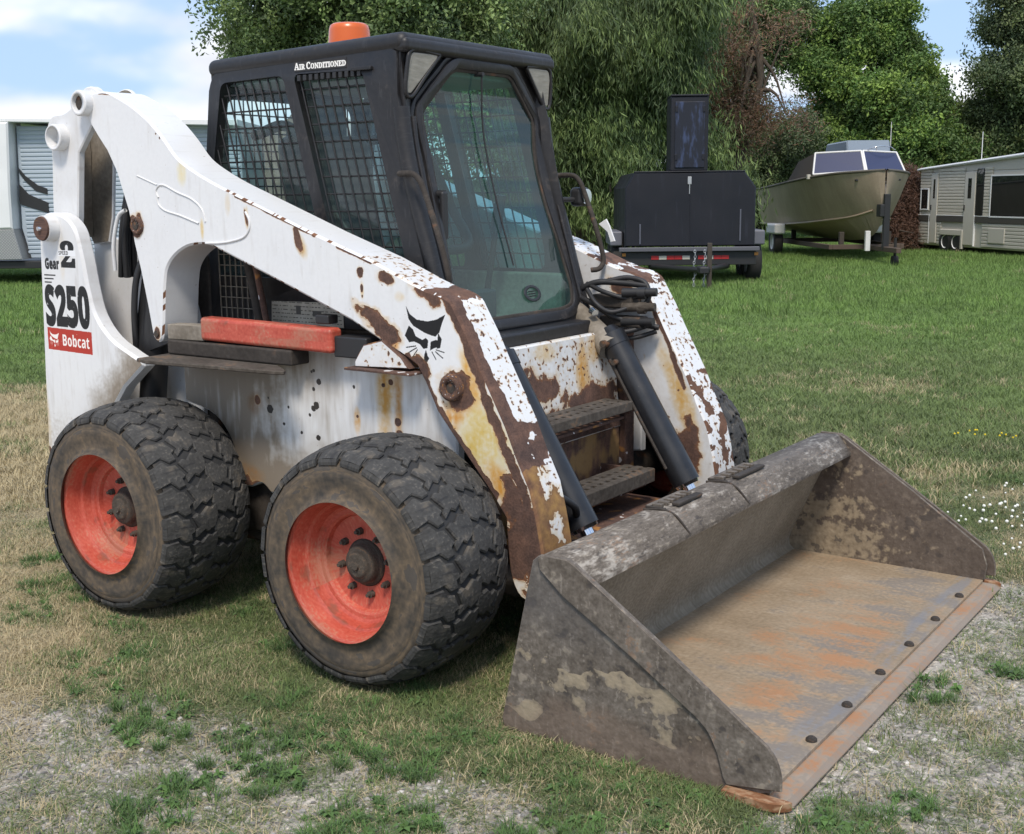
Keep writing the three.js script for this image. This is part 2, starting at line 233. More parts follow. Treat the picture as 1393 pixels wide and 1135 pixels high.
// --- rear uprights
{
  const out = [...spline([[-1.332, 1.30], [-1.325, 1.375], [-1.295, 1.412], [-1.234, 1.422], [-1.16, 1.409], [-1.10, 1.365], [-1.066, 1.268], [-1.038, 1.129], [-1.004, 1.031], [-0.923, 0.951], [-0.80, 0.895]], 4), [-0.735, 0.872], [-0.738, 0.855], [-0.86, 0.765], [-0.952, 0.66], [-1.02, 0.50], [-1.05, 0.43], [-1.385, 0.425], [-1.385, 0.47], [-1.37, 0.74], [-1.351, 1.015]];
  const f = enamel({
    grime: 0.02, blobs: [[-1.375, 0.80, 0.006, 0.09], [-1.382, 0.62, 0.004, 0.03], [-1.385, 0.46, 0.02, 0.02], [-1.372, 0.905, 0.004, 0.04]],
    stains: [[-1.372, 0.66, 0.03, 0.2, 0, 0.6, [190, 160, 110]], [-1.19, 1.25, 0.02, 0.1, 0, 0.15]],
    grimeDarkMask: (x, y, n1, n2, st) => 0.9 * sst(0.16, 0, segD(x, y, [[-0.74, 0.865], [-0.95, 0.66], [-1.05, 0.45]]) + 0.07 * n1 + 0.03 * n2) + 0.35 * sst(0.75, 0.42, y + 0.16 * n1 + 0.1 * st) * (0.6 + n2) + 0.12 * Math.max(0, st),
    over: (x, y, o) => { const c = upMask((x + 1.42) / 0.72, (y - 0.40) / 1.05); if (c) { o[0] = c[0]; o[1] = c[1]; o[2] = c[2]; o[3] = 0.4; const w = fb(x * 70, y * 70, 3, 12); if (w > 0.42) mix3(o, PAINT, 0.8); } },
  });
  const m = texMat(bake(720, 1050, -1.42, 0.40, 0.72, 1.05, f, false), 0.0012);
  const plainSide = texMat(bake(512, 512, -1.42, 0.40, 0.72, 1.05, enamel({ grime: 0.12 }), false), 0.0012);
  const g = plate(out, 0.655, 0.72, 0.010);
  const u = part('rear_upright', loader); mesh('outer_plate', g, [m, M.whiteTile], u);
  mesh('inner_plate', plate([[-1.36, 0.45], [-1.33, 1.30], [-1.26, 1.33], [-1.10, 1.30], [-0.94, 1.28], [-0.78, 1.24], [-0.70, 0.95], [-0.72, 0.46]], 0.445, 0.47, 0.004), [M.whiteTile, M.whiteTile], u);
  mesh('rear_web', box(-1.375, -1.345, 0.44, 1.28, 0.471, 0.654), M.whiteTile, u);
  const u2 = part('rear_upright', loader); mesh('outer_plate', mirrorZ(g), [plainSide, M.whiteTile], u2).geometry.groups = g.groups.slice();
  mesh('inner_plate', box(-1.35, -0.72, 0.46, 1.28, -0.47, -0.445), M.whiteTile, u2); mesh('rear_web', box(-1.375, -1.345, 0.44, 1.28, -0.654, -0.471), M.whiteTile, u2);
  for (const s of [1, -1]) {         // pivot pins of the rear link
    const b = part('pivot_pin', loader); mesh('boss', rod([-1.236, 1.362, s * 0.64], [-1.236, 1.362, s * 0.765], 0.052, 0.050, 28), M.whiteTile, b);
    mesh('pin_head', rod([-1.236, 1.362, s * 0.766], [-1.236, 1.362, s * 0.774], 0.047, 0.045, 24), M.rust, b); mesh('grease_nipple', rod([-1.236, 1.362, s * 0.774], [-1.236, 1.362, s * 0.786], 0.011, 0.008, 10), M.chrome, b);
  }
  mesh('engine_body', box(-1.34, -0.66, 0.42, 1.26, -0.444, 0.444, 0.02), M.darkSteel, loader);
  mesh('tailgate', box(-1.43, -1.38, 0.45, 1.20, -0.60, 0.60, 0.02), M.whiteTile, loader);
  mesh('rear_bumper', box(-1.42, -1.30, 0.33, 0.424, -0.62, 0.64, 0.012), M.blackPlain, loader);
}
// --- rear links: open channel hung between upright and lift arm
for (const s of [1, -1]) {
  const L = part('rear_link', loader), fl = g => s > 0 ? g : mirrorZ(g);
  const o = [...spline([[-1.33, 1.34], [-1.318, 1.5], [-1.305, 1.66], [-1.318, 1.755], [-1.285, 1.79], [-1.20, 1.80], [-1.13, 1.835], [-1.085, 1.878], [-1.02, 1.888], [-0.978, 1.86], [-0.972, 1.815]], 4), [-1.03, 1.755], [-1.132, 1.648], [-1.15, 1.52], [-1.166, 1.40], [-1.20, 1.30], [-1.30, 1.29]];
  const g = plate(o, 0.62, 0.652, 0.005); mesh('outer_plate', fl(g), [M.whiteTile, M.whiteTile], L).geometry.groups = g.groups.slice();
  const gi = plate(o, 0.475, 0.492, 0.004); mesh('inner_plate', fl(gi), [M.dustAndShade, M.whiteTile], L).geometry.groups = gi.groups.slice();  // inner plate and web: shade inside the channel put into the grey
  mesh('web', fl(plate([[-1.325, 1.32], [-1.30, 1.66], [-1.31, 1.745], [-1.275, 1.75], [-1.268, 1.66], [-1.295, 1.32]], 0.493, 0.619, 0.003)), M.dustAndShade, L);
  const b = part('link_boss', loader);
  mesh('sleeve', join([lathe([[0.036, 0.62], [0.050, 0.62], [0.050, 0.690], [0.047, 0.695], [0.037, 0.695], [0.036, 0.62]], 32, 'z').translate(-1.228, 1.708, 0)].map(g => s > 0 ? g : mirrorZ(g))), M.whiteTile, b);
  const t = part('link_boss', loader);
  mesh('sleeve', fl(lathe([[0.026, 0.60], [0.048, 0.60], [0.048, 0.704], [0.043, 0.710], [0.028, 0.710], [0.026, 0.60]], 32, 'z').translate(-1.034, 1.826, 0)), M.whiteTile, t);
  mesh('pin_end', rod([-1.034, 1.826, s * 0.6], [-1.034, 1.826, s * 0.700], 0.025, 0.025, 20), M.darkSteel, t);
}

// --- lift arms
const ARM = [...spline([[-0.99, 1.862], [-0.91, 1.862], [-0.828, 1.833], [-0.75, 1.795], [-0.67, 1.743], [-0.603, 1.685], [-0.531, 1.612], [-0.45, 1.567], [-0.35, 1.524], [-0.239, 1.484]], 4), [0.127, 1.353], [0.371, 1.272], [0.538, 1.205], ...spline([[0.60, 1.183], [0.655, 1.170], [0.692, 1.150], [0.715, 1.115]], 4), [0.757, 1.045], [0.797, 0.965], [0.848, 0.872], [0.895, 0.785], [0.932, 0.700], [0.982, 0.600], [1.004, 0.513], [1.02, 0.43],
  ...spline([[1.03, 0.36], [1.025, 0.29], [0.99, 0.25], [0.94, 0.255], [0.905, 0.31], [0.892, 0.40]], 3), [0.885, 0.50], [0.842, 0.559], [0.734, 0.683], [0.627, 0.807], [0.582, 0.894], [0.550, 0.945], [0.515, 0.965], [0.434, 1.001], [0.276, 1.075], [0.024, 1.166], [-0.30, 1.279],
  ...spline([[-0.38, 1.306], [-0.42, 1.311], [-0.507, 1.301], [-0.587, 1.261], [-0.628, 1.215], [-0.645, 1.15]], 4), [-0.660, 1.03], ...spline([[-0.667, 0.985], [-0.678, 0.955], [-0.70, 0.944], [-0.722, 0.955], [-0.732, 0.98]], 3), [-0.75, 1.078], [-0.779, 1.214], [-0.804, 1.306], [-0.825, 1.425], [-0.852, 1.495], [-0.879, 1.568], [-0.927, 1.647], [-0.975, 1.70], [-1.012, 1.745], [-1.028, 1.78], [-1.02, 1.83]];
{
  const ridge = [[0.655, 1.185], [0.672, 1.165], [0.742, 1.045], [0.800, 0.905], [0.852, 0.79], [0.912, 0.67], [0.962, 0.569], [0.99, 0.45]];
  const f = enamel({
    grime: 0.0,
    blobs: [[0.325, 1.233, 0.014, 0.016], [0.427, 1.22, 0.034, 0.020, -0.5], [0.395, 1.072, 0.085, 0.034, -0.55], [0.44, 1.035, 0.035, 0.04], [0.60, 1.172, 0.055, 0.026, -0.5], [0.704, 0.883, 0.055, 0.060], [0.735, 0.865, 0.035, 0.045], [0.329, 1.179, 0.005, 0.012], [0.33, 1.155, 0.004, 0.006], [0.051, 1.338, 0.016, 0.052, 0.35], [-0.193, 1.404, 0.006, 0.03, 0.2],
      [0.96, 0.42, 0.11, 0.13], [0.92, 0.55, 0.035, 0.09, 0.4], [0.565, 0.94, 0.03, 0.04, 0.5], [0.655, 0.765, 0.022, 0.10, 0.72], [-0.50, 1.622, 0.006, 0.008], [-0.53, 1.63, 0.004, 0.006], [-0.64, 1.70, 0.004, 0.004], [-0.62, 1.685, 0.004, 0.005], [-0.80, 1.385, 0.022, 0.03], [-0.78, 1.35, 0.03, 0.02], [-0.765, 1.40, 0.02, 0.022], [-0.703, 0.975, 0.014, 0.022]],
    bands: [[ridge, 0.017], [[[-0.239, 1.478], [0.127, 1.347]], 0.006], [[[0.227, 1.312], [0.371, 1.264]], 0.005], [[[0.62, 0.82], [0.735, 0.688], [0.845, 0.565]], 0.018], [[[0.515, 0.97], [0.585, 0.90], [0.627, 0.81]], 0.014], [[[-0.95, 1.858], [-0.88, 1.852]], 0.004]],
    stains: [[0.80, 0.74, 0.14, 0.15, -0.6, 1.0, [204, 176, 96]], [0.70, 0.82, 0.06, 0.16, -0.5, 1.0, [196, 132, 52]], [0.76, 0.93, 0.035, 0.13, 0.35, 0.85, [206, 150, 60]], [0.455, 1.005, 0.035, 0.03, -0.5, 1, [206, 130, 48]], [0.87, 0.60, 0.05, 0.10, 0.6, 1, [196, 140, 60]], [0.07, 1.31, 0.03, 0.05, 0.3, 0.6], [-0.51, 1.56, 0.03, 0.06, 0, 0.5, [224, 204, 140]], [-0.42, 1.36, 0.012, 0.05, 0, 0.7, [214, 180, 110]], [-0.19, 1.40, 0.014, 0.05, 0, 0.8], [0.33, 1.17, 0.012, 0.04, 0, 0.6], [0.49, 1.16, 0.03, 0.02, 0, 0.3], [-0.28, 1.45, 0.02, 0.05, 0, 0.3]],
    over: (x, y, o) => { const c = catMask((x - 0.505) / 0.172, (y - 0.955) / 0.178); if (c) { o[0] = c[0]; o[1] = c[1]; o[2] = c[2]; o[3] = 0.4; } },
  });
  const side = texMat(bake(1640, 1216, -1.1, 0.22, 2.25, 1.67, f, false), 0.003);
  const sideFar = texMat(bake(1024, 760, -1.1, 0.22, 2.25, 1.67, enamel({ speck: 0.06, grime: 0.16, blobs: [[0.90, 0.5, 0.05, 0.12], [0.62, 1.10, 0.08, 0.03, -0.5]], stains: [[0.86, 0.72, 0.05, 0.24, 0.4, 0.8], [0.70, 0.70, 0.05, 0.2, 0.4, 0.5]], bands: [[[[0.70, 1.12], [0.80, 0.93], [0.88, 0.74]], 0.010]] }), false), 0.0018);
  // rim of the arm: run 0 starts at the pivot; the front rim (from the knee down) has flaked the most
  const g = plate(ARM, 0.508, 0.675, 0.007, 0.45);
  const uv = g.attributes.uv, pos = g.attributes.position;
  // rims take uv = (x + y, z) so that wear can be placed on the knee and the front face
  for (let i = g.groups[1].start; i < uv.count; i++) uv.setXY(i, pos.getX(i) - pos.getY(i), pos.getZ(i));
  const rimFn = enamel({ grime: 0.02 }), chipFn = enamel({ speck: 0.46, grime: 0.04 });
  const rim = texMat(bake(1640, 180, -2.95, 0.50, 3.75, 0.18, (x, y, o) => {
    const n = fb(x * 12, y * 12, 4, 41), k = x + 0.05 * n;                    // x - y: -0.5 at the knee, +0.7 at the tip
    if (k < -0.95) { rimFn(x, y, o); if (k > -1.8 && y > 0.668 && fb(x * 25, 3, 3, 5) > 0.1) rustCol(x, y, o, 0.4); }
    else {
      chipFn(x, y, o);
      if (k > -0.60 && k < -0.46 && n > -0.22) rustCol(x, y, o, 0.1);       // bare patch over the bend
      const e = 0.675 - y; if (e < 0.052 + 0.03 * n && k > -0.5) rustCol(x, y, o, 0);   // worn outer corner
      if (k > 0.12 && k < 0.3 && n > -0.12) rustCol(x, y, o, 0); if (k > 0.3 && (n > 0.02 || e < 0.06)) rustCol(x, y, o, 0.2);
      if (k > 0.3) mix3(o, [190, 150, 80], clamp(0.25 + n));
    }
  }, false), 0.002);
  const A = part('lift_arm', loader);
  mesh('arm_plate', g, [side, rim], A);
  const weld = (pts, m = M.whiteTile, r = 0.0035) => mesh('weld_bead', tube(pts.map(([x, y]) => [x, y, 0.676]), r, 40, 6), m, A);
  weld([[-0.645, 1.475], [-0.658, 1.497], [-0.640, 1.517], [-0.615, 1.519], [-0.54, 1.492], [-0.461, 1.466], [-0.415, 1.432], [-0.40, 1.389]]); weld([[-0.655, 1.49], [-0.65, 1.455], [-0.623, 1.433], [-0.53, 1.41], [-0.435, 1.383]]);
  weld([[-0.404, 1.314], [-0.33, 1.316], [-0.251, 1.326], [-0.20, 1.342], [-0.176, 1.37], [-0.176, 1.395], [-0.193, 1.424]], M.whiteTile, 0.0045);
  weld([[-0.76, 1.555], [-0.65, 1.52]], M.whiteTile, 0.0025);
  const fs = 'pivot_boss';
  const b1 = part(fs, loader); mesh('boss', lathe([[0.014, 0.66], [0.014, 0.686], [0.028, 0.689], [0.033, 0.684], [0.035, 0.66]], 28, 'z').translate(-0.773, 1.374, 0), M.rust, b1); mesh('pin_end', rod([-0.773, 1.374, 0.6], [-0.773, 1.374, 0.688], 0.015, 0.015, 14), M.darkSteel, b1);
  const b2 = part(fs, loader); mesh('boss', lathe([[0.018, 0.66], [0.018, 0.690], [0.032, 0.696], [0.042, 0.69], [0.045, 0.66]], 28, 'z').translate(0.693, 0.888, 0), M.rust, b2); mesh('pin_end', rod([0.693, 0.888, 0.6], [0.693, 0.888, 0.686], 0.017, 0.017, 14), M.darkSteel, b2);
  mesh('pin_end', rod([-0.703, 0.976, 0.66], [-0.703, 0.976, 0.681], 0.013, 0.012, 16), M.darkSteel, A);
  // far arm
  const B = part('lift_arm', loader); const gm = mirrorZ(g); gm.groups = g.groups.slice();
  const rimFar = texMat(bake(1640, 180, -2.95, 0.50, 3.75, 0.18, (x, y, o) => { const n = fb(x * 12, y * 12, 4, 141), k = x + 0.05 * n; if (k < -1.1) rimFn(x, y, o); else { chipFn(x, y, o); if (k > -0.78 && k < -0.42 && n > -0.13) rustCol(x, y, o, 0.1); if (k > 0.1 && n > 0.05) rustCol(x, y, o, 0.2); } }, false), 0.002);
  mesh('arm_plate', gm, [sideFar, rimFar], B);
  const wear = texMat(bake(512, 512, 0, 0, 1, 1, enamel({ grime: 0.25, stains: [[0.5, 0.5, 0.5, 0.5, 0, 0.6]] })), 0.0012);
  void wear;
}
// --- lift cylinders between arm and frame, with hoses
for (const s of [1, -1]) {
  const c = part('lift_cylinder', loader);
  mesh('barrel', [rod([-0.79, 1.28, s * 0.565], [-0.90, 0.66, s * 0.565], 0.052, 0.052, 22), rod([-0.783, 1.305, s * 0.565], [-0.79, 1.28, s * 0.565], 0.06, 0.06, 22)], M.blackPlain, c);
  { const gd = plate([[-0.812, 1.325], [-0.795, 1.322], [-0.745, 1.08], [-0.705, 0.935], [-0.94, 0.86], [-0.905, 1.0], [-0.865, 1.14]], 0.600, 0.612, 0.003); mesh('dark_gap_plate', s > 0 ? gd : mirrorZ(gd), M.blackPlain, c); }  // added black sheet, stands in for the dark gap beside the cylinder
  mesh('rod_eye', rod([-0.773, 1.374, s * 0.565], [-0.785, 1.30, s * 0.565], 0.026, 0.026, 14), M.darkSteel, c);
  for (const [dx, dz, r] of [[0, 0, 0.016], [0.022, 0.02, 0.012], [-0.02, 0.015, 0.011], [0.004, -0.03, 0.014]]) mesh('hose', tube([[-0.90 + dx, 1.63, s * (0.545 + dz)], [-0.94 + dx, 1.50 + dx, s * (0.56 + dz)], [-0.985 + dx * 0.6, 1.34, s * (0.565 + dz)], [-1.02 + dx, 1.17, s * (0.55 + dz)]], r, 40, 9), M.hose, loader);
  for (const [dx, dz, r] of [[0, 0, 0.012], [0.02, 0.012, 0.010]]) mesh('hose', tube([[-0.83 + dx, 1.27, s * (0.61 + dz)], [-0.875 + dx, 1.17, s * (0.62 + dz)], [-0.90 + dx, 1.05, s * (0.62 + dz)], [-0.93 + dx, 0.90, s * (0.60 + dz)]], r, 40, 9), M.hose, loader);
  mesh('grease_line', tube([[-0.90, 1.43, s * 0.63], [-0.94, 1.41, s * 0.63], [-0.985, 1.30, s * 0.63], [-1.0, 1.2, s * 0.62]], 0.008, 24, 8), M.whiteTile, loader);
  mesh('stub_pin', rod([-0.95, 1.47, s * 0.55], [-0.85, 1.47, s * 0.62], 0.014, 0.014, 12), M.whiteTile, loader);
}
// --- lower frame panels, ledges, arm support, dark bay under the arm
{
  const holes = [[0.062, 0.847, 0.011], [0.032, 0.752, 0.011], [0.013, 0.727, 0.006], [-0.183, 0.73, 0.016], [-0.116, 0.683, 0.006], [0.046, 0.762, 0.013], [0.224, 0.843, 0.006], [0.036, 0.82, 0.007], [0.04, 0.885, 0.006], [0.05, 0.65, 0.010], [0.22, 0.66, 0.008], [-0.09, 0.745, 0.005], [0.03, 0.88, 0.005], [-0.19, 0.77, 0.004], [-0.03, 0.66, 0.006]];
  const f = enamel({
    grime: 0.06, stains: [[0.36, 0.80, 0.05, 0.16, 0, 1.0, [190, 140, 66]], [0.42, 0.80, 0.03, 0.16, 0, 0.9, [176, 120, 56]], [0.236, 0.735, 0.02, 0.06, 0, 0.8, [200, 140, 66]], [-0.26, 0.74, 0.05, 0.06, 0, 0.7, [120, 88, 60]], [-0.30, 0.47, 0.08, 0.06, 0, 0.9, [150, 112, 72]]],
    blobs: [[0.414, 0.742, 0.012, 0.012], [0.388, 0.873, 0.009, 0.009], [0.42, 0.70, 0.013, 0.013], [0.236, 0.744, 0.006, 0.006], [-0.245, 0.755, 0.014, 0.016], [-0.33, 0.44, 0.03, 0.03], [-0.262, 0.44, 0.03, 0.02], [0.355, 0.86, 0.007, 0.006]],
    grimeDarkMask: (x, y, n1, n2, st) => 0.85 * sst(0.0, -0.36, x + 0.2 * n1 + 0.08 * n2) * (0.85 + 0.6 * st) + 0.10 + 0.25 * st + 0.5 * sst(0.2, 0.0, segD(x, y, [[-0.5, 0.93], [0.06, 0.93]]) + 0.1 * n1) + 0.12 * Math.max(0, n1 + st) + 0.5 * sst(0.66, 0.44, y + 0.14 * n1 + 0.06 * st),  // grime to the left and low down; also darker along the ledge line
    over: (x, y, o) => { for (const [hx, hy, r] of holes) { const d = Math.hypot((x - hx), (y - hy)) + 0.35 * r * fb(x * 90, y * 90, 2, 6); if (d < r) { o[0] = 52; o[1] = 48; o[2] = 44; o[4] = 0.1; } } },
  });
  const m = texMat(bake(1300, 620, -0.66, 0.38, 1.34, 0.62, f, false), 0.0018);
  const out = [[-0.64, 0.955], [0.66, 0.955], [0.66, 0.46], [0.40, 0.42], ...spline([[-0.20, 0.42], [-0.245, 0.45], [-0.30, 0.43], [-0.345, 0.435], [-0.36, 0.50], [-0.40, 0.60], [-0.48, 0.68], [-0.64, 0.72]], 4)];
  const g = plate(out, 0.575, 0.615, 0.006);
  mesh('frame_panel', g, [m, M.whiteTile], loader);
  const gm = mirrorZ(g); gm.groups = g.groups.slice(); mesh('frame_panel', gm, [M.whiteTile, M.whiteTile], loader);
  mesh('chain_case', box(-0.86, 0.56, 0.24, 0.56, -0.574, 0.574, 0.02), M.darkSteel, loader);
  mesh('belly_pan', box(-1.30, 0.85, 0.20, 0.26, -0.56, 0.56, 0.02), M.darkSteel, loader);
  for (const s of [1, -1]) { // ledge over the rear wheel
    const q = plate([[-0.64, 0.617], [-0.63, 0.83], [-0.56, 0.85], [0.045, 0.80], [0.072, 0.785], [0.06, 0.765], [-0.17, 0.617]], 0, 0.014, 0.003); q.rotateX(Math.PI / 2); q.scale(1, 1, 1); q.translate(0, 0.907, 0); mesh('fender_ledge', s > 0 ? q : mirrorZ(q), M.grime, loader);
    const w = box(-0.62, 0.02, 0.908, 0.962, 0.50, 0.70, 0.008); mesh('frame_rail', s > 0 ? w : mirrorZ(w), M.darkSteel, loader);
  }
  // arm support: red channel on a grey bar
  const S = part('arm_support', loader);
  const bar = (x0, x1, y0, y1, z0, z1, r, sl) => { const q = box(x0, x1, y0, y1, z0, z1, r), p = q.attributes.position; for (let i = 0; i < p.count; i++) p.setY(i, p.getY(i) + (p.getX(i) + 0.1) * sl); return q; };
  { const q = new RoundedBoxGeometry(0.642, 0.084, 0.062, 4, 0.015); q.translate(-0.116, 1.007, 0.668); const p = q.attributes.position; for (let i = 0; i < p.count; i++) p.setY(i, p.getY(i) - (p.getX(i) + 0.1) * 0.012); mesh('channel', boxUV(q), M.red, S); }
  mesh('bar', bar(-0.625, -0.43, 0.972, 1.028, 0.63, 0.69, 0.004, 0.02), M.dustAndShade, S); mesh('end_block', bar(0.20, 0.345, 0.95, 1.02, 0.60, 0.68, 0.006, 0), M.blackPlain, S); mesh('latch', box(0.11, 0.17, 1.055, 1.085, 0.62, 0.67), M.blackPlain, S);
  const bk = part('stop_bracket', loader); mesh('bracket', plate([[0.30, 0.925], [0.30, 0.945], [0.34, 1.0], [0.42, 1.02], [0.50, 0.97], [0.53, 0.935]], 0.616, 0.69, 0.004), [M.whiteChip, M.rust], bk); mesh('foot_plate', box(0.28, 0.56, 0.918, 0.926, 0.60, 0.72, 0.002), M.rust, bk);
  mesh('bay_wall', box(-0.62, 0.42, 0.955, 1.17, 0.36, 0.40, 0.01), M.dustAndShade, loader);
  mesh('bay_wall', box(-0.62, 0.42, 0.955, 1.17, -0.40, -0.36, 0.01), M.dustAndShade, loader);
  // cooling grille, hose and sticker in the bay
  const bars = []; for (let i = 0; i < 7; i++) bars.push(box(-0.60 + i * 0.03, -0.597 + i * 0.03, 1.0, 1.32, 0.446, 0.452, 0.001)); for (let i = 0; i < 8; i++) bars.push(box(-0.60, -0.41, 1.02 + i * 0.04, 1.023 + i * 0.04, 0.446, 0.452, 0.001));
  mesh('grille', bars, M.dustAndShade, loader);
  mesh('strut', rod([-0.40, 1.32, 0.50], [-0.33, 1.0, 0.50], 0.018, 0.018, 10), M.darkSteel, loader); mesh('strut', rod([-0.34, 1.30, 0.52], [-0.27, 0.98, 0.52], 0.012, 0.012, 10), M.rust, loader);
  const lab = maskOf(340, 90, g => { g.fillStyle = '#2b2926'; const R = rng(5); for (let r = 0; r < 6; r++) for (let x = 8; x < 320; x += 4 + R() * 16) g.fillRect(x, 8 + r * 13, 3 + R() * 9, 3); g.fillRect(120, 20, 22, 30); g.fillRect(196, 34, 40, 20); });
  mesh('sticker', plate([[-0.327, 1.096], [-0.333, 1.012], [0.03, 1.014], [0.03, 1.102]], 0.4445, 0.447, 0.0006), texMat(bake(340, 90, -0.333, 1.01, 0.37, 0.095, (x, y, o) => { const n = fb(x * 20, y * 20, 3, 3); o[0] = 178 + 30 * n; o[1] = 172 + 30 * n; o[2] = 156 + 30 * n; o[3] = 0.6; const c = lab((x + 0.333) / 0.37, (y - 1.01) / 0.095); if (c) mix3(o, c, 0.7); }, false), 0.0002), loader);
}
// ---------------------------------------------------------------- wheels
{
  const RC = 0.378, W2 = 0.188, N = 24;
  const crown = s => RC - 0.009 - 0.032 * Math.pow(Math.abs(s), 2.6);
  const prof = []; // r, z from the outer face inwards
  const half = [[0.214, 0.020], [0.222, 0.006], [0.238, -0.002], [0.262, 0.001], [0.284, 0.004], [0.300, 0.003], [0.304, -0.001], [0.308, 0.001], [0.322, -0.003], [0.326, -0.010], [0.334, -0.020]];
  half.forEach(([r, z]) => prof.push([r, W2 + z])); for (let i = 0; i <= 12; i++) { const s = 0.93 - i / 12 * 1.86; prof.push([crown(s), s * W2]); } half.slice().reverse().forEach(([r, z]) => prof.push([r, -W2 - z]));
  const carcass = lathe(prof, 96, 'z'); // LatheGeometry turned so that +y becomes +z
  // sidewall dust and tread rubber share one bake: u = angle, v = run over the profile
  const rub = texMat(bake(1024, 512, 0, 0, 1, 1, (u, v, o) => {
    const n = fb(u * 60, v * 40, 4, 3, 60, 40), m = fb(u * 16, v * 12, 4, 19, 16, 12), k = fb(u * 200, v * 8, 2, 29, 200, 8);
    const side = Math.max(sst(0.36, 0.27, v), sst(0.64, 0.73, v)); const b = 47 + 10 * n + 10 * m;
    o[0] = b; o[1] = b; o[2] = b;
    const dust = clamp(side * (0.72 + 0.8 * m + 0.4 * n + 0.2 * k)); mix3(o, [112 + 18 * n, 95 + 15 * n, 74 + 12 * n], dust * 0.85);
    if (side > 0.5 && m > 0.24) mix3(o, [56, 58, 62], 0.5); o[3] = 0.82 + 0.1 * n; o[4] = 0.5 + 0.28 * n;
  }), 0.0015);
  { const uv = carcass.attributes.uv; void uv; }
  const tread = texMat(bake(512, 512, 0, 0, 0.5, 0.5, (x, y, o) => { const n = fb(x * 12, y * 12, 4, 7), m = fb(x * 90, y * 90, 3, 9), k = fb(x * 30, y * 8, 3, 90); const b = 60 + 18 * n + 18 * m + 12 * k; o[0] = b + 2; o[1] = b + 1; o[2] = b - 1; if (n > 0.16) mix3(o, [116, 104, 88], 0.45 * sst(0.16, 0.4, n)); if (m + 0.5 * k > 0.3) mix3(o, [128, 118, 104], 0.3); if (k < -0.3) mix3(o, [38, 38, 40], 0.5); o[3] = 0.84 + 0.1 * n; o[4] = 0.5 + 0.4 * m + 0.2 * k; }), 0.003);
  // worn lugs: four interlocking columns of crooked blocks, bent over the crown
  const P = [], U = [];
  const put = (u, s, h) => { const a = u / N * Math.PI * 2, r = crown(Math.min(Math.abs(s), 1.02)) + h - (Math.abs(s) > 0.96 ? (Math.abs(s) - 0.96) * 0.16 : 0); return [Math.cos(a) * r, Math.sin(a) * r, s * W2]; };
  const Rt = rng(12);
  function block(poly, h) {
    const c = poly.reduce((a, q) => [a[0] + q[0] / poly.length, a[1] + q[1] / poly.length], [0, 0]);
    const ins = poly.map(([u, s]) => { const du = c[0] - u, ds = c[1] - s, l = Math.hypot(du, ds * 2) || 1; return [u + du / l * 0.055, s + ds / l * 0.055]; });
    const tri = THREE.ShapeUtils.triangulateShape(ins.map(q => new THREE.Vector2(...q)), []);
    const T = (a, b, d, ua, ub, ud) => { P.push(...a, ...b, ...d); U.push(...ua, ...ub, ...ud); };
    const uvp = q => [q[0] * 0.1, q[1] * W2];
    for (const [a, b, d] of tri) { // split once for the curve of the crown
      const A = ins[a], B = ins[b], D = ins[d], mid = (p, q) => [(p[0] + q[0]) / 2, (p[1] + q[1]) / 2], ab = mid(A, B), bd = mid(B, D), da = mid(D, A);
      for (const t of [[A, ab, da], [ab, B, bd], [da, bd, D], [ab, bd, da]]) T(...t.map(q => put(q[0], q[1], h)), ...t.map(uvp));
    }
    for (let i = 0; i < poly.length; i++) { const j = (i + 1) % poly.length, a = poly[i], b = poly[j], a2 = ins[i], b2 = ins[j]; const lo1 = put(a[0], a[1], -0.004), lo2 = put(b[0], b[1], -0.004), m1 = put(a[0], a[1], h - 0.004), m2 = put(b[0], b[1], h - 0.004), t1 = put(a2[0], a2[1], h), t2 = put(b2[0], b2[1], h); T(lo1, lo2, m2, uvp(a), uvp(b), uvp(b)); T(lo1, m2, m1, uvp(a), uvp(b), uvp(a)); T(m1, m2, t2, uvp(a), uvp(b), uvp(b2)); T(m1, t2, t1, uvp(a), uvp(b2), uvp(a2)); }
  }
  for (let i = 0; i < N; i++) for (const sg of [1, -1]) {
    const w = () => (Rt() - 0.5) * 0.05, o = i + (sg < 0 ? 0.5 : 0), h = 0.0085 + Rt() * 0.002;
    // shoulder lug with an L-shaped inner end
    block([[o + 0.02 + w(), 1.01], [o + 0.10 + w(), 0.78], [o - 0.16, 0.66], [o - 0.10, 0.52], [o + 0.16, 0.54], [o + 0.26, 0.46], [o + 0.72, 0.58], [o + 0.76, 0.72], [o + 0.98, 0.80], [o + 0.86 + w(), 1.01]].map(([u, s]) => [u, s * sg]), h);
    // centre block
    block([[o + 0.30, 0.03], [o + 0.12, 0.20], [o + 0.22, 0.28], [o + 0.02, 0.46], [o + 0.22, 0.48], [o + 0.32, 0.40], [o + 0.76, 0.52], [o + 0.88, 0.42], [o + 0.80, 0.34], [o + 1.04, 0.18], [o + 0.96, 0.08], [o + 1.08, -0.02], [o + 0.62, -0.05]].map(([u, s]) => [u, s * sg]), h + 0.001);
  }
  const lugs = new THREE.BufferGeometry(); lugs.setAttribute('position', new THREE.Float32BufferAttribute(P, 3)); lugs.setAttribute('uv', new THREE.Float32BufferAttribute(U, 2)); lugs.computeVertexNormals();
  const rimG = lathe([[0.236, 0.178], [0.232, 0.187], [0.222, 0.188], [0.214, 0.182], [0.208, 0.165], [0.206, 0.15], [0.200, 0.136], [0.192, 0.130], [0.188, 0.118], [0.182, 0.104], [0.172, 0.098], [0.160, 0.097], [0.152, 0.092], [0.147, 0.078], [0.10, 0.074], [0.066, 0.076], [0.060, 0.060]], 64, 'z');
  toCreasedNormals(rimG, 0.42);
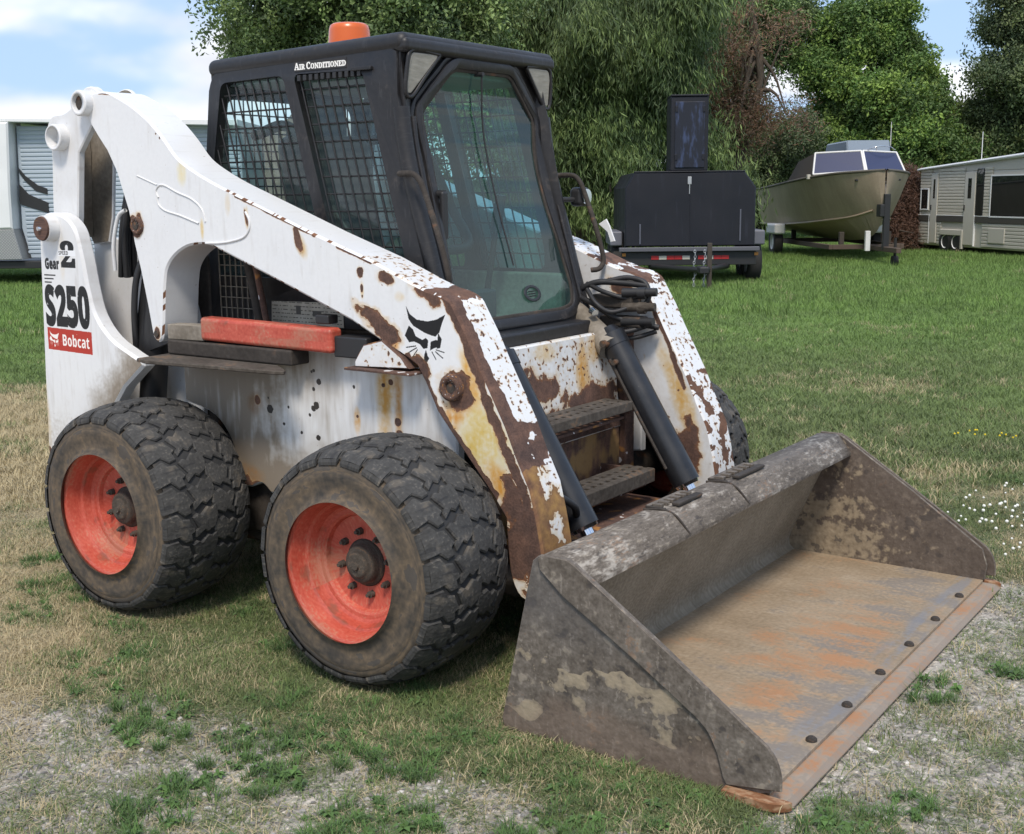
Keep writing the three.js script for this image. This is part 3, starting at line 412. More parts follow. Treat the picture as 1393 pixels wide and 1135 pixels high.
  { const u = rimG.attributes.uv; for (let i = 0; i < u.count; i++) u.setXY(i, u.getX(i) * 1.2, u.getY(i) * 0.4); }
  const rimBack = lathe([[0.19, 0.08], [0.19, -0.17], [0.236, -0.18]], 48, 'z');
  const hubMat = M.grime;
  const hub = join([lathe([[0.001, 0.124], [0.032, 0.124], [0.038, 0.119], [0.042, 0.113], [0.052, 0.111], [0.058, 0.105], [0.061, 0.090], [0.066, 0.082], [0.074, 0.080], [0.076, 0.05]], 28, 'z'), rod([0, 0, 0.12], [0, 0, 0.131], 0.014, 0.012, 6)]);
  const nut = (a, r) => join([rod([Math.cos(a) * r, Math.sin(a) * r, 0.070], [Math.cos(a) * r, Math.sin(a) * r, 0.090], 0.0125, 0.0115, 6), rod([Math.cos(a) * r, Math.sin(a) * r, 0.090], [Math.cos(a) * r, Math.sin(a) * r, 0.101], 0.007, 0.006, 8)]);
  const place = [[0.562, 0.874, 0, 0.3765], [-0.584, 0.864, 0.9, 0.3855], [0.562, -0.874, 0.3, 0.3765], [-0.584, -0.864, 1.4, 0.3855]];
  for (const [x, z, a, y] of place) {
    const w = part('wheel', loader); w.position.set(x, y, z); if (z < 0) w.rotation.y = Math.PI; w.rotation.z = a;
    mesh('tyre', carcass, rub, w); mesh('tread', lugs, tread, w); mesh('rim', rimG, M.red, w); mesh('rim_barrel', rimBack, M.darkSteel, w); mesh('hub', hub, hubMat, w);
    for (let i = 0; i < 8; i++) mesh('lug_nut', nut(i / 8 * Math.PI * 2 + 0.2, 0.098), hubMat, w);
    mesh('valve', rod([0.196, 0.03, 0.12], [0.19, 0.03, 0.15], 0.006, 0.005, 8), M.blackPlain, w);
  }
  for (const x of [0.562, -0.584]) mesh('axle_tube', rod([x, 0.3765, -0.86], [x, 0.3765, 0.86], 0.07, 0.07, 20), M.darkSteel, loader);
}

// ---------------------------------------------------------------- bucket
{
  const B = part('bucket', loader);
  const steel = (x, y, o) => {
    const n = fb(x * 4, y * 4, 4, 201), m = fb(x * 50, y * 50, 3, 210), k = fb(x * 14, y * 14, 4, 220), s = fb(x * 90, y * 14, 2, 230);
    const f = fb(x * 120, y * 120, 2, 240), w = fb(x * 2.2, y * 30, 3, 250); const v = 92 + 26 * n + 30 * m + 24 * k + 20 * f + 14 * w; o[0] = v + 6; o[1] = v - 2; o[2] = v - 11; if (k + 0.5 * m > 0.26) mix3(o, [150, 140, 124], sst(0.26, 0.5, k + 0.5 * m) * 0.6); if (k + 0.6 * m < -0.28) mix3(o, [66, 61, 58], sst(-0.28, -0.5, k + 0.6 * m) * 0.8); if (s + 0.4 * f > 0.36) mix3(o, [158, 150, 140], 0.35); if (n + 0.6 * m > 0.42) mix3(o, [124, 88, 62], 0.35);
    o[3] = 0.78 + 0.15 * m; o[4] = 0.5 + 0.18 * m + 0.14 * k + 0.35 * n;
  };
  M.bucket = texMat(bake(1024, 1024, 0, 0, 1, 1, steel), 0.006);
  // floor and back: uv = (x or rise, z)
  const floorFn = (x, z, o) => {
    const n = fb(x * 3, z * 6, 4, 301), m = fb(x * 70, z * 70, 3, 310), k = fb(x * 4.5 + 0.6 * n, z * 8, 5, 320), q = fb(x * 5, z * 5, 4, 330), s = fb(x * 14, z * 60, 3, 340);
    const v = 134 + 20 * n + 22 * m; o[0] = v + 12; o[1] = v - 5; o[2] = v - 28;
    const w = clamp(1.15 - Math.hypot((x - 1.66) / 0.34, (z - 0.1) / 0.85)); { const t = k + 0.6 * q + 0.55 * w + 0.5 * m; if (t > 0.2) mix3(o, [166, 118, 80], sst(0.15, 1.0, t) * 0.8); }
    { const t = -k - 0.4 * m + 0.5 * sst(1.4, 1.8, x) + 0.3 * n; if (t > 0.3) mix3(o, [120, 113, 106], sst(0.3, 0.8, t) * 0.75); } if (s > 0.3) mix3(o, [176, 164, 148], 0.22);
    { const t = sst(0.06, 0.02, Math.abs(x - 1.845)) * sst(-0.1, 0.25, fb(x * 20, z * 3, 3, 350) + 0.4 * m); mix3(o, [116, 119, 126], 0.6 * t); }
    o[3] = 0.78; o[4] = 0.5 + 0.25 * m + 0.25 * s;
  };
  const floorM = texMat(bake(640, 1024, 1.10, -1.02, 0.86, 2.04, floorFn, false), 0.0025);
  const backM = texMat(bake(512, 512, 0, 0, 1, 1, (x, y, o) => { const m = fb(x * 64, y * 64, 3, 410), n = fb(x * 5, y * 5, 4, 401), v = 124 + 20 * n + 26 * m; o[0] = v + 4; o[1] = v - 5; o[2] = v - 20; o[3] = 0.92; o[4] = 0.5 + 0.4 * m; }), 0.004);
  const sweep = (prof, z0, z1, nz) => { const P = [], U = []; let s = 0; for (let i = 0; i + 1 < prof.length; i++) { const a = prof[i], b = prof[i + 1], L = Math.hypot(b[0] - a[0], b[1] - a[1]); for (let j = 0; j < nz; j++) { const za = lerp(z0, z1, j / nz), zb = lerp(z0, z1, (j + 1) / nz); P.push(...a, za, ...a, zb, ...b, zb, ...a, za, ...b, zb, ...b, za); U.push(za, s, zb, s, zb, s + L, za, s, zb, s + L, za, s + L); } s += L; } const g = new THREE.BufferGeometry(); g.setAttribute('position', new THREE.Float32BufferAttribute(P, 3)); g.setAttribute('uv', new THREE.Float32BufferAttribute(U, 2)); g.computeVertexNormals(); return g; };
  const fl = box(1.13, 1.895, 0.0204, 0.032, -0.984, 0.984, 0.002); { const u = fl.attributes.uv, p = fl.attributes.position; for (let i = 0; i < u.count; i++) u.setXY(i, p.getX(i), p.getZ(i)); } mesh('floor_plate', fl, floorM, B);
  const bend = plate([[1.128, 0.0325], [1.150, 0.0325], ...spline([[1.150, 0.034], [1.132, 0.048], [1.128, 0.075], [1.138, 0.11]], 4), [1.272, 0.412], [1.256, 0.418], [1.122, 0.115], ...spline([[1.110, 0.08], [1.110, 0.05], [1.118, 0.03]], 3)], -0.984, 0.984, 0.002);
  { const u = bend.attributes.uv, p = bend.attributes.position; for (let i = bend.groups[1].start; i < u.count; i++) u.setXY(i, p.getZ(i), p.getY(i) + p.getX(i)); } mesh('back_plate', bend, [M.bucket, backM], B);
  const ce = plate([[1.70, 0.0], [1.925, 0.0], [1.957, 0.006], [1.957, 0.010], [1.935, 0.0202], [1.70, 0.0202]], -0.995, 0.995, 0.002);
  const ceM = texMat(bake(256, 1024, 1.70, -1.02, 0.26, 2.04, (x, z, o) => { const n = fb(x * 8, z * 8, 4, 501), m = fb(x * 60, z * 60, 3, 510); const v = 142 + 18 * m; o[0] = v; o[1] = v - 12; o[2] = v - 26; mix3(o, [158, 112, 76], sst(-0.25, 0.5, n + 0.6 * m + 0.1) * 0.9); if (n + 0.4 * m > 0.4) mix3(o, [186, 108, 60], sst(0.4, 0.8, n + 0.4 * m) * 0.6); if (x > 1.94) mix3(o, [128, 116, 104], 0.6); o[3] = 0.75; o[4] = 0.5 + 0.2 * m; }, false), 0.002);
  { const u = ce.attributes.uv, p = ce.attributes.position; for (let i = 0; i < u.count; i++) u.setXY(i, p.getX(i), p.getZ(i)); } mesh('cutting_edge', ce, ceM, B);
  const shoeM = texMat(bake(256, 256, 0, 0, 0.4, 0.4, (x, y, o) => { rustCol(x, y, o, 0.6); const n = fb(x * 30, y * 60, 4, 520); mix3(o, [168, 140, 112], sst(0.0, 0.5, n + 0.2) * 0.8); }), 0.002);
  for (const s of [1, -1]) { // edge ends: rounded outer corners reach past the side plates
    const q = plate([[1.785, 0.9955], [1.787, 1.030], [1.895, 1.034], ...spline([[1.925, 1.028], [1.950, 1.008], [1.957, 0.9955]], 3)], 0.0, 0.026, 0.003); q.rotateX(Math.PI / 2); q.translate(0, 0.027, 0); mesh('side_shoe', s > 0 ? q : mirrorZ(q), shoeM, B);
  }
  for (const z of [0.944, 0.664, 0.396, 0.111, -0.168, -0.451, -0.741]) mesh('edge_bolt', lathe([[0.0001, 0.044], [0.010, 0.043], [0.015, 0.038], [0.016, 0.030]], 14).translate(1.874, 0, z), M.darkSteel, B);
  // lip: folded box along the top
  const lipG = plate([[1.252, 0.4185], [1.222, 0.508], [1.226, 0.518], [1.240, 0.524], [1.306, 0.528], [1.322, 0.523], [1.372, 0.460], [1.371, 0.448], [1.362, 0.444], [1.29, 0.4185]], -0.984, 0.984, 0.002, 0.9);
  { const u = lipG.attributes.uv, p = lipG.attributes.position; for (let i = lipG.groups[1].start; i < u.count; i++) u.setXY(i, p.getZ(i), p.getX(i) - p.getY(i)); }
  const lipM = texMat(bake(1024, 256, -1, 0.7, 2, 0.4, (x, y, o) => { steel(x * 0.8, y * 2, o); const k = fb(x * 20, y * 34, 4, 601), n = fb(x * 2.2, y * 3, 3, 610); const q = k + 0.9 * n + 0.5 * fb(x * 60, y * 120, 2, 620); mix3(o, [182, 176, 166], sst(0.0, 0.75, q) * 0.8); }), 0.004);
  mesh('lip', lipG, [M.bucket, lipM], B);
  for (const [z0, z1] of [[0.418, 0.196], [-0.009, -0.283]]) { // stepping places: notched tread above a slot
    const t = [], w = (z0 - z1); t.push(box(1.232, 1.246, 0.525, 0.536, z1, z0, 0.002)); for (let i = 0; i < 6; i++) t.push(box(1.246, 1.276, 0.527, 0.538, z1 + w * (i + 0.1) / 6, z1 + w * (i + 0.6) / 6, 0.002));
    mesh('step_tread', t, M.bucket, B); mesh('step_bar', [box(1.292, 1.318, 0.530, 0.541, z1 + 0.01, z0 - 0.05, 0.004), box(1.23, 1.30, 0.526, 0.534, z0 - 0.004, z0 + 0.004, 0.002)], M.darkSteel, B);
    mesh('lip_seam', tube([[1.228, 0.523, z0 + 0.01], [1.30, 0.530, z0 + 0.008], [1.33, 0.516, z0 - 0.002], [1.372, 0.46, z0 - 0.02]], 0.004, 16, 6), M.darkSteel, B);
  }
  const sideF = (x, y, o) => { steel(x, y, o); const n = fb(x * 6, y * 6, 4, 701), k = fb(x * 11, y * 11, 4, 710); const band = y + 0.10 * n - 0.03 * x; mix3(o, [86, 84, 84], sst(0.22, 0.34, band) * 0.45); { const t = n + k + 0.5 * fb(x * 40, y * 40, 3, 720); if (band > 0.05 && band < 0.21 && t > 0.16) mix3(o, [162, 148, 124], 0.5 + 0.3 * sst(0.16, 0.5, t)); if (band < 0.10) mix3(o, [116, 98, 84], 0.5 * sst(0.10, 0.02, band)); } };
  const sideM = texMat(bake(1024, 640, 1.08, -0.01, 0.92, 0.56, sideF, false), 0.007);
  const inM = texMat(bake(1024, 640, 1.08, -0.01, 0.92, 0.56, (x, y, o) => { steel(x, y + 3, o); const n = fb(x * 5, y * 7, 4, 801), k = fb(x * 26, y * 26, 3, 810); const h2 = fb(x * 60, y * 60, 3, 820), t = sst(-0.05, 0.12, 1.56 + 0.5 * n + 0.35 * k + 0.2 * h2 - x - 0.5 * y) * sst(-0.03, 0.08, 0.33 + 0.5 * n + 0.3 * k + 0.15 * h2 - y); mix3(o, [88, 74, 64], 0.5); mix3(o, [142 + 30 * k + 26 * h2, 128 + 28 * k + 26 * h2, 106 + 24 * k + 24 * h2], 0.85 * t); if (n - k > 0.35) mix3(o, [66, 60, 56], 0.5); }, false), 0.006);
  const so = [[1.105, 0.0], [1.100, 0.03], [1.208, 0.505], [1.225, 0.520], [1.318, 0.527], [1.338, 0.518], [1.62, 0.335], [1.885, 0.150], [1.905, 0.09], [1.90, 0.033], [1.80, 0.0]];
  const st = [[1.230, 0.514], [1.240, 0.5285], [1.322, 0.529], [1.345, 0.518], [1.63, 0.335], ...spline([[1.895, 0.158], [1.918, 0.13], [1.932, 0.09], [1.934, 0.05]], 3), [1.79, 0.028], [1.779, 0.046], ...spline([[1.762, 0.105], [1.735, 0.155], [1.70, 0.186]], 3), [1.541, 0.287], [1.307, 0.426], [1.236, 0.486]];
  for (const s of [1, -1]) {
    const g1 = plate(so, 0.985, 0.999, 0.002), g2 = plate(st, 0.9995, 1.010, 0.003); const a = s > 0 ? g1 : mirrorZ(g1), b = s > 0 ? g2 : mirrorZ(g2); a.groups = g1.groups.slice(); b.groups = g2.groups.slice();
    mesh('side_plate', a, [s > 0 ? sideM : inM, M.bucket], B); mesh('side_cutter', b, [s > 0 ? M.bucket : inM, M.bucket], B);
  }
  // quick coupler behind the bucket
  const Q = part('coupler', loader);
  mesh('coupler_plate', plate([[1.055, 0.07], [1.075, 0.07], [1.21, 0.43], [1.19, 0.435]], -0.58, 0.58, 0.003), M.darkSteel, Q);
  for (const z of [0.54, 0.28, -0.28, -0.54]) mesh('coupler_ear', plate([[0.96, 0.20], [1.04, 0.10], [1.10, 0.12], [1.19, 0.40], [1.12, 0.42], [1.0, 0.32]], z - 0.02, z + 0.02, 0.004), M.rust, Q);
  mesh('coupler_tube', rod([1.0, 0.28, -0.66], [1.0, 0.28, 0.66], 0.035, 0.035, 16), M.rust, Q);
}

// ---------------------------------------------------------------- tilt cylinders, steps, front frame
for (const s of [1, -1]) {
  const c = part('tilt_cylinder', loader), z = s * 0.36, A = [0.642, 0.945, z], Bp = [0.9726, 0.412, z], E = [1.057, 0.276, z], d = [0.527, -0.850, 0], at = t => [A[0] + d[0] * t, A[1] + d[1] * t, z];
  mesh('barrel', [rod(A, Bp, 0.0525, 0.0525, 32), rod(at(0.0), at(0.05), 0.056, 0.056, 32), rod([0.626, 0.971, z], A, 0.03, 0.05, 24)], M.cylBlack, c);
  mesh('gland', rod(Bp, [0.9788, 0.402, z], 0.047, 0.044, 28), M.chrome, c); mesh('piston_rod', rod([0.9757, 0.407, z], E, 0.023, 0.023, 20), M.chrome, c);
  mesh('rod_eye', rod([1.057, 0.276, z - 0.03], [1.057, 0.276, z + 0.03], 0.045, 0.045, 20), M.darkSteel, c);
  for (const [t, a, b, r] of [[0.03, 0.03, 0.085, 0.014], [0.11, 0.04, 0.075, 0.011]]) mesh('fitting', rod([at(t)[0], at(t)[1], z + a], [at(t)[0], at(t)[1], z + b], r, r, 10), M.darkSteel, c);
  mesh('feed_pipe', tube([at(0.1).map((v, i) => i === 2 ? z + 0.058 : v - (i === 0 ? 0.02 : 0)), at(0.3).map((v, i) => i === 2 ? z + 0.06 : v - (i === 0 ? 0.02 : 0)), at(0.56).map((v, i) => i === 2 ? z + 0.058 : v - (i === 0 ? 0.02 : 0))], 0.006, 20, 8), M.darkSteel, c);
}
{
  const fm = texMat(bake(1024, 512, -0.5, 0.55, 1.0, 0.5, enamel({ speck: 0.46, grime: 0.2, blobs: [[0.19, 0.80, 0.11, 0.07], [0.05, 0.79, 0.08, 0.05], [-0.25, 0.72, 0.2, 0.05], [0.1, 0.62, 0.5, 0.08], [-0.3, 0.60, 0.3, 0.1]], stains: [[-0.20, 0.82, 0.06, 0.16, 0, 1, [190, 140, 70]], [-0.3, 0.9, 0.08, 0.08, 0, 0.9, [190, 150, 90]], [0.05, 0.92, 0.1, 0.05, 0, 0.5]] }), false), 0.002);
  const muddy = texMat(bake(512, 512, -0.5, 0.2, 1, 0.5, (x, y, o) => { const n = fb(x * 7, y * 7, 4, 901), m = fb(x * 40, y * 40, 3, 910), st = fb(x * 24, y * 4, 3, 920); rustCol(x, y, o, 0); mix3(o, [142, 112, 72], sst(-0.05, 0.3, n + 0.4 * st)); if (n + 0.5 * m < -0.2) mix3(o, [70, 58, 48], 0.7); o[3] = 0.95; o[4] = 0.5 + 0.4 * m; }, false), 0.006);
  const g = plate([[-0.44, 0.58], [0.44, 0.58], [0.44, 0.955], [-0.44, 0.955]], 0, 0.03, 0.006); const u = g.attributes.uv; void u; g.rotateY(Math.PI / 2); g.scale(1, 1, -1); // face towards +x, uv = (z, y)
  const p = g.attributes.position; for (let i = 0; i < p.count; i++) p.setX(i, p.getX(i) + 0.615 - (p.getY(i) - 0.58) * 0.10); g.computeVertexNormals(); mesh('front_panel', g, [fm, M.whiteChip], loader);
  mesh('panel_plug', lathe([[0.001, 0.0], [0.012, 0.004], [0.016, 0.012], [0.024, 0.014], [0.03, 0.0]], 18, 'x').translate(0.625, 0.815, 0.19), M.darkSteel, loader);
  const under = [[0.63, 0.56, 0.30, 0.68], [0.70, 0.28, 0.32, 0.48]];
  mesh('lower_front', box(0.58, 0.64, 0.22, 0.60, -0.44, 0.44, 0.01), muddy, loader); void under;
  mesh('front_sill', box(0.40, 0.575, 0.945, 1.0, -0.42, 0.42, 0.012), M.black, loader);
  for (const [x0, x1, y, zz, drop] of [[0.655, 0.775, 0.712, 0.30, 0.035], [0.745, 0.87, 0.468, 0.30, 0.05]]) { // perforated treads: rails and cross bars with real gaps
    const S = part('step', loader), t = []; t.push(box(x0, x0 + 0.03, y - 0.008, y, -zz, zz, 0.002), box((x0 + x1) / 2 - 0.014, (x0 + x1) / 2 + 0.014, y - 0.008, y, -zz, zz, 0.002), box(x1 - 0.03, x1, y - 0.008, y, -zz, zz, 0.003)); for (let i = 0; i < 13; i++) { const z = -zz + 0.02 + i * (2 * zz - 0.04) / 12; t.push(box(x0 + 0.003, x1 - 0.003, y - 0.0075, y - 0.0006, z - 0.012, z + 0.012, 0.001)); }
    mesh('tread', t, M.grime, S); mesh('nosing', box(x1 - 0.006, x1 + 0.002, y - drop, y - 0.002, -zz, zz, 0.002), M.grime, S);
    for (const s of [1, -1]) mesh('bracket', box(0.60, x1 - 0.01, y - 0.05, y - 0.009, s * zz - 0.006, s * zz + 0.006, 0.002), M.rust, S);
    mesh('pan', box(0.62, x1 - 0.03, y - 0.07, y - 0.06, -zz + 0.01, zz - 0.01, 0.002), M.rust, S);
  }
  mesh('axle_cover', box(0.64, 0.90, 0.22, 0.33, -0.42, 0.42, 0.03), M.rust, loader);
  for (const s of [1, -1]) { mesh('front_post', box(0.50, 0.66, 0.30, 0.955, s * 0.485 - 0.035, s * 0.485 + 0.035, 0.01), s > 0 ? M.darkSteel : M.rust, loader); }
  mesh('grimy_pillar', rod([0.46, 1.04, -0.39], [0.66, 0.90, -0.33], 0.035, 0.05, 18), M.dustAndShade, loader);
  // hydraulic couplers and hoses on the far side of the front
  const hz = -0.44; const H = part('coupler_block', loader);
  mesh('block', [box(0.52, 0.70, 1.04, 1.09, hz - 0.05, hz + 0.02, 0.008), box(0.56, 0.74, 0.97, 1.01, hz - 0.04, hz + 0.03, 0.008)], M.darkSteel, H);
  for (let i = 0; i < 3; i++) mesh('coupling', [rod([0.66, 1.10 - i * 0.055, hz + 0.02], [0.79, 1.105 - i * 0.055, hz - 0.01 + i * 0.012], 0.018, 0.016, 14), rod([0.72, 1.10 - i * 0.055, hz + 0.006], [0.75, 1.10 - i * 0.055, hz], 0.023, 0.023, 14)], i === 1 ? M.grime : M.hose, H);
  const hs = (pts, r) => mesh('hose', tube(pts, r, 40, 9), M.hose, loader);
  hs([[0.46, 1.10, -0.41], [0.54, 1.135, -0.42], [0.64, 1.135, -0.45], [0.74, 1.125, -0.47]], 0.012); hs([[0.47, 1.08, -0.40], [0.55, 1.06, -0.38], [0.62, 1.015, -0.40], [0.71, 0.985, -0.44], [0.79, 0.97, -0.47]], 0.011); hs([[0.49, 1.03, -0.40], [0.58, 0.965, -0.37], [0.68, 0.955, -0.40], [0.77, 0.985, -0.46]], 0.010); hs([[0.52, 1.11, -0.39], [0.58, 1.06, -0.36], [0.63, 1.03, -0.38], [0.72, 1.06, -0.44]], 0.009); hs([[0.58, 1.14, -0.43], [0.66, 1.155, -0.46], [0.73, 1.135, -0.47], [0.75, 1.08, -0.46], [0.71, 1.03, -0.45]], 0.010); hs([[0.50, 1.13, -0.42], [0.60, 1.10, -0.40], [0.68, 1.08, -0.43], [0.76, 1.10, -0.47]], 0.009); hs([[0.53, 0.99, -0.41], [0.61, 0.935, -0.40], [0.70, 0.93, -0.43], [0.78, 0.955, -0.47]], 0.009);
  mesh('coupling_cap', rod([0.575, 1.035, -0.335], [0.598, 1.028, -0.322], 0.015, 0.013, 12), M.chrome, loader);
  hs([[0.90, 0.56, 0.53], [0.955, 0.545, 0.50], [0.985, 0.50, 0.44], [0.97, 0.46, 0.40]], 0.012);
}
// ---------------------------------------------------------------- cab
{
  const cab = part('cab', loader);
  const lin = (t, y) => { for (let i = 0; i + 1 < t.length; i++) if (y <= t[i + 1][0]) return lerp(t[i][1], t[i + 1][1], clamp((y - t[i][0]) / (t[i + 1][0] - t[i][0]))); return t[t.length - 1][1]; };
  const PR = [[0.98, 0.508], [1.05, 0.487], [1.165, 0.451], [1.31, 0.410], [1.43, 0.374], [1.54, 0.345], [1.65, 0.322], [1.76, 0.310], [1.84, 0.314], [1.90, 0.324], [2.0, 0.33]], prof = y => lin(PR, y);
  const roundPoly = (pts, r, n = 5) => { const o = [], N = pts.length; for (let i = 0; i < N; i++) { const p = pts[i], a = pts[(i + N - 1) % N], b = pts[(i + 1) % N], la = Math.hypot(a[0] - p[0], a[1] - p[1]), lb = Math.hypot(b[0] - p[0], b[1] - p[1]), k = Math.min(r, la * 0.45, lb * 0.45); const A = [p[0] + (a[0] - p[0]) / la * k, p[1] + (a[1] - p[1]) / la * k], B = [p[0] + (b[0] - p[0]) / lb * k, p[1] + (b[1] - p[1]) / lb * k]; for (let j = 0; j <= n; j++) { const t = j / n, u = 1 - t; o.push([u * u * A[0] + 2 * u * t * p[0] + t * t * B[0], u * u * A[1] + 2 * u * t * p[1] + t * t * B[1]]); } } return o; };
  const dense = (pts, step = 0.03) => { const o = []; for (let i = 0; i < pts.length; i++) { const a = pts[i], b = pts[(i + 1) % pts.length], n = Math.max(1, Math.ceil(Math.hypot(b[0] - a[0], b[1] - a[1]) / step)); for (let j = 0; j < n; j++) o.push([lerp(a[0], b[0], j / n), lerp(a[1], b[1], j / n)]); } return o; };
  const offset = (pts, d) => { let A = 0; const n = pts.length; for (let i = 0; i < n; i++) A += pts[i][0] * pts[(i + 1) % n][1] - pts[(i + 1) % n][0] * pts[i][1]; const s = A > 0 ? 1 : -1; return pts.map((q, i) => { const a = pts[(i + n - 1) % n], b = pts[(i + 1) % n], dx = b[0] - a[0], dy = b[1] - a[1], l = Math.hypot(dx, dy) || 1; return [q[0] + s * dy / l * d, q[1] - s * dx / l * d]; }); };
  const S2 = pts => new THREE.Shape(pts.map(q => new THREE.Vector2(...q)));
  const ex = (outer, holes, depth, bev = 0.004) => { const s = S2(outer); for (const h of holes) s.holes.push(new THREE.Path(h.map(q => new THREE.Vector2(...q)))); const g = new THREE.ExtrudeGeometry(s, { depth, bevelEnabled: bev > 0, bevelThickness: bev, bevelSize: bev * 0.8, bevelSegments: 2, curveSegments: 4 }); return g; };
  // sides
  const w1 = roundPoly([[-0.545, 1.885], [-0.225, 1.893], [-0.075, 1.34], [-0.075, 1.18], [-0.605, 1.18], [-0.60, 1.62]], 0.03), w2 = roundPoly([[-0.172, 1.893], [0.150, 1.888], [0.318, 1.26], [0.318, 1.18], [0.012, 1.18], [0.0, 1.27]], 0.03);
  const sideO = [[-0.66, 1.0], [-0.655, 1.55], [-0.61, 1.86], ...spline([[-0.60, 1.885], [-0.58, 1.915], [-0.54, 1.93]], 3), [0.28, 1.945], [0.300, 1.935], [0.300, 1.80], ...[1.72, 1.6, 1.5, 1.4, 1.3, 1.2, 1.1, 1.02].map(y => [prof(y) + 0.002, y])];
  const sg = boxUV(toCreasedNormals(ex(sideO, [w1, w2], 0.036), 0.6)); sg.translate(0, 0, 0.403);
  mesh('side_frame', sg, M.black, cab); mesh('side_frame', mirrorZ(sg), M.black, cab);
  for (const s of [1, -1]) {
    for (const [w, x0, x1, sl] of [[w1, -0.66, 0.10, -0.262], [w2, -0.20, 0.45, -0.262]]) { // welded screens: slanted uprights and level wires
      const inside = (x, y) => { let c = false; for (let i = 0, j = w.length - 1; i < w.length; j = i++) if ((w[i][1] > y) !== (w[j][1] > y) && x < (w[j][0] - w[i][0]) * (y - w[i][1]) / (w[j][1] - w[i][1]) + w[i][0]) c = !c; return c; };
      const bars = []; const run = (f, r, zz) => { let a = null; for (let t = 0; t <= 200; t++) { const q = f(t / 200), inq = inside(...q); if (inq && !a) a = q; if (a && (!inq || t === 200)) { if (Math.hypot(q[0] - a[0], q[1] - a[1]) > 0.03) bars.push(rod([a[0], a[1], s * zz], [q[0], q[1], s * zz], r, r, 6, false)); a = null; } } };
      for (let x = x0; x < x1; x += 0.043) run(t => [x + (1.9 - lerp(1.9, 1.18, t)) * -sl, lerp(1.9, 1.18, t)], 0.0034, 0.430); for (let y = 1.84; y > 1.19; y -= 0.060) run(t => [lerp(-0.66, 0.45, t), y], 0.0034, 0.424);
      mesh('window_guard', join(bars), M.black, cab);
      const p = S2(w); const gg = new THREE.ShapeGeometry(p); gg.translate(0, 0, s * 0.405); mesh('side_window', gg.toNonIndexed(), M.glassSide, cab);
    }
    mesh('corner_post', tube([1.0, 1.1, 1.2, 1.3, 1.4, 1.5, 1.6, 1.7, 1.76].map(y => [prof(y) - 0.012, y, s * 0.420]), 0.030, 40, 12), M.black, cab);
    mesh('pillar_rib', tube([1.05, 1.2, 1.35, 1.5, 1.64, 1.73].map(y => [prof(y) + 0.012, y, s * 0.392]), 0.010, 30, 8), M.black, cab);
    mesh('grab_handle', tube([[0.318, 1.543, s * 0.45], [0.33, 1.543, s * 0.475], [0.40, 1.54, s * 0.487], [0.425, 1.52, s * 0.487], [0.47, 1.42, s * 0.487], [0.52, 1.28, s * 0.487], [0.535, 1.21, s * 0.485], [0.525, 1.185, s * 0.47], [0.50, 1.18, s * 0.45]], 0.010, 50, 8), M.darkSteel, cab);
  }
  // front wall with the door opening
  const gl = [[0.27, 1.040], [0.345, 1.054], [0.367, 1.12], [0.363, 1.18], [0.347, 1.31], [0.326, 1.45], [0.320, 1.60], [0.338, 1.725], [0.334, 1.752], [0.185, 1.890], [0.155, 1.903]];
  const full = pts => [...pts, ...pts.slice().reverse().map(([z, y]) => [-z, y])];
  const glass = roundPoly(full(gl), 0.035, 4);
  const bendF = (g, d) => { const p = g.attributes.position; for (let i = 0; i < p.count; i++) { const X = p.getX(i), Y = p.getY(i), Z = p.getZ(i); p.setXYZ(i, prof(Y) + Z + d, Y, -X); } g.computeVertexNormals(); return boxUV(toCreasedNormals(g, 0.6)); };
  const wall = dense(full([[0.405, 0.985], [0.415, 1.2], [0.415, 1.5], [0.425, 1.74], [0.432, 1.945]]).map(q => q));
  const glD = dense(glass);
  mesh('front_wall', bendF(ex(wall, [offset(glD, 0.022)], 0.02, 0.003), -0.035), M.black, cab);
  const door = part('door', loader);
  mesh('door_frame', bendF(ex(offset(glD, 0.030), [offset(glD, 0.002)], 0.018, 0.005), -0.012), M.black, door);
  mesh('door_seal', bendF(ex(offset(glD, 0.048), [offset(glD, 0.038)], 0.010, 0.004), -0.012), M.blackPlain, door);
  mesh('door_seal', bendF(ex(offset(glD, 0.006), [offset(glD, -0.010)], 0.006, 0.002), -0.004), M.darkSteel, door);
  { const P = [], I = [], ny = 40, nz = 8, wz = y => { let m = 0; for (let i = 0; i < glass.length; i++) { const a = glass[i], b = glass[(i + 1) % glass.length]; if ((a[1] - y) * (b[1] - y) <= 0 && a[1] !== b[1]) m = Math.max(m, Math.abs(lerp(a[0], b[0], (y - a[1]) / (b[1] - a[1])))); } return m; }; for (let j = 0; j <= ny; j++) { const y = lerp(1.0405, 1.9025, j / ny), w = wz(y) + 0.006; for (let i = 0; i <= nz; i++) P.push(prof(y) - 0.002, y, lerp(-w, w, i / nz)); } for (let j = 0; j < ny; j++) for (let i = 0; i < nz; i++) { const a = j * (nz + 1) + i, b = a + nz + 1; I.push(a, a + 1, b + 1, a, b + 1, b); } const g = new THREE.BufferGeometry(); g.setAttribute('position', new THREE.Float32BufferAttribute(P, 3)); g.setAttribute('uv', new THREE.Float32BufferAttribute(new Float32Array(P.length / 3 * 2), 2)); g.setIndex(I); g.computeVertexNormals(); g.attributes.normal.array.forEach((v, i, a) => { a[i] = v; }); mesh('door_glass', g, M.glass, door); }
  mesh('door_handle', [rod([prof(1.475) - 0.01, 1.475, 0.325], [prof(1.475) + 0.035, 1.475, 0.325], 0.016, 0.014, 14), box(prof(1.47) + 0.02, prof(1.47) + 0.04, 1.30, 1.485, 0.308, 0.34, 0.010)], M.blackPlain, door);
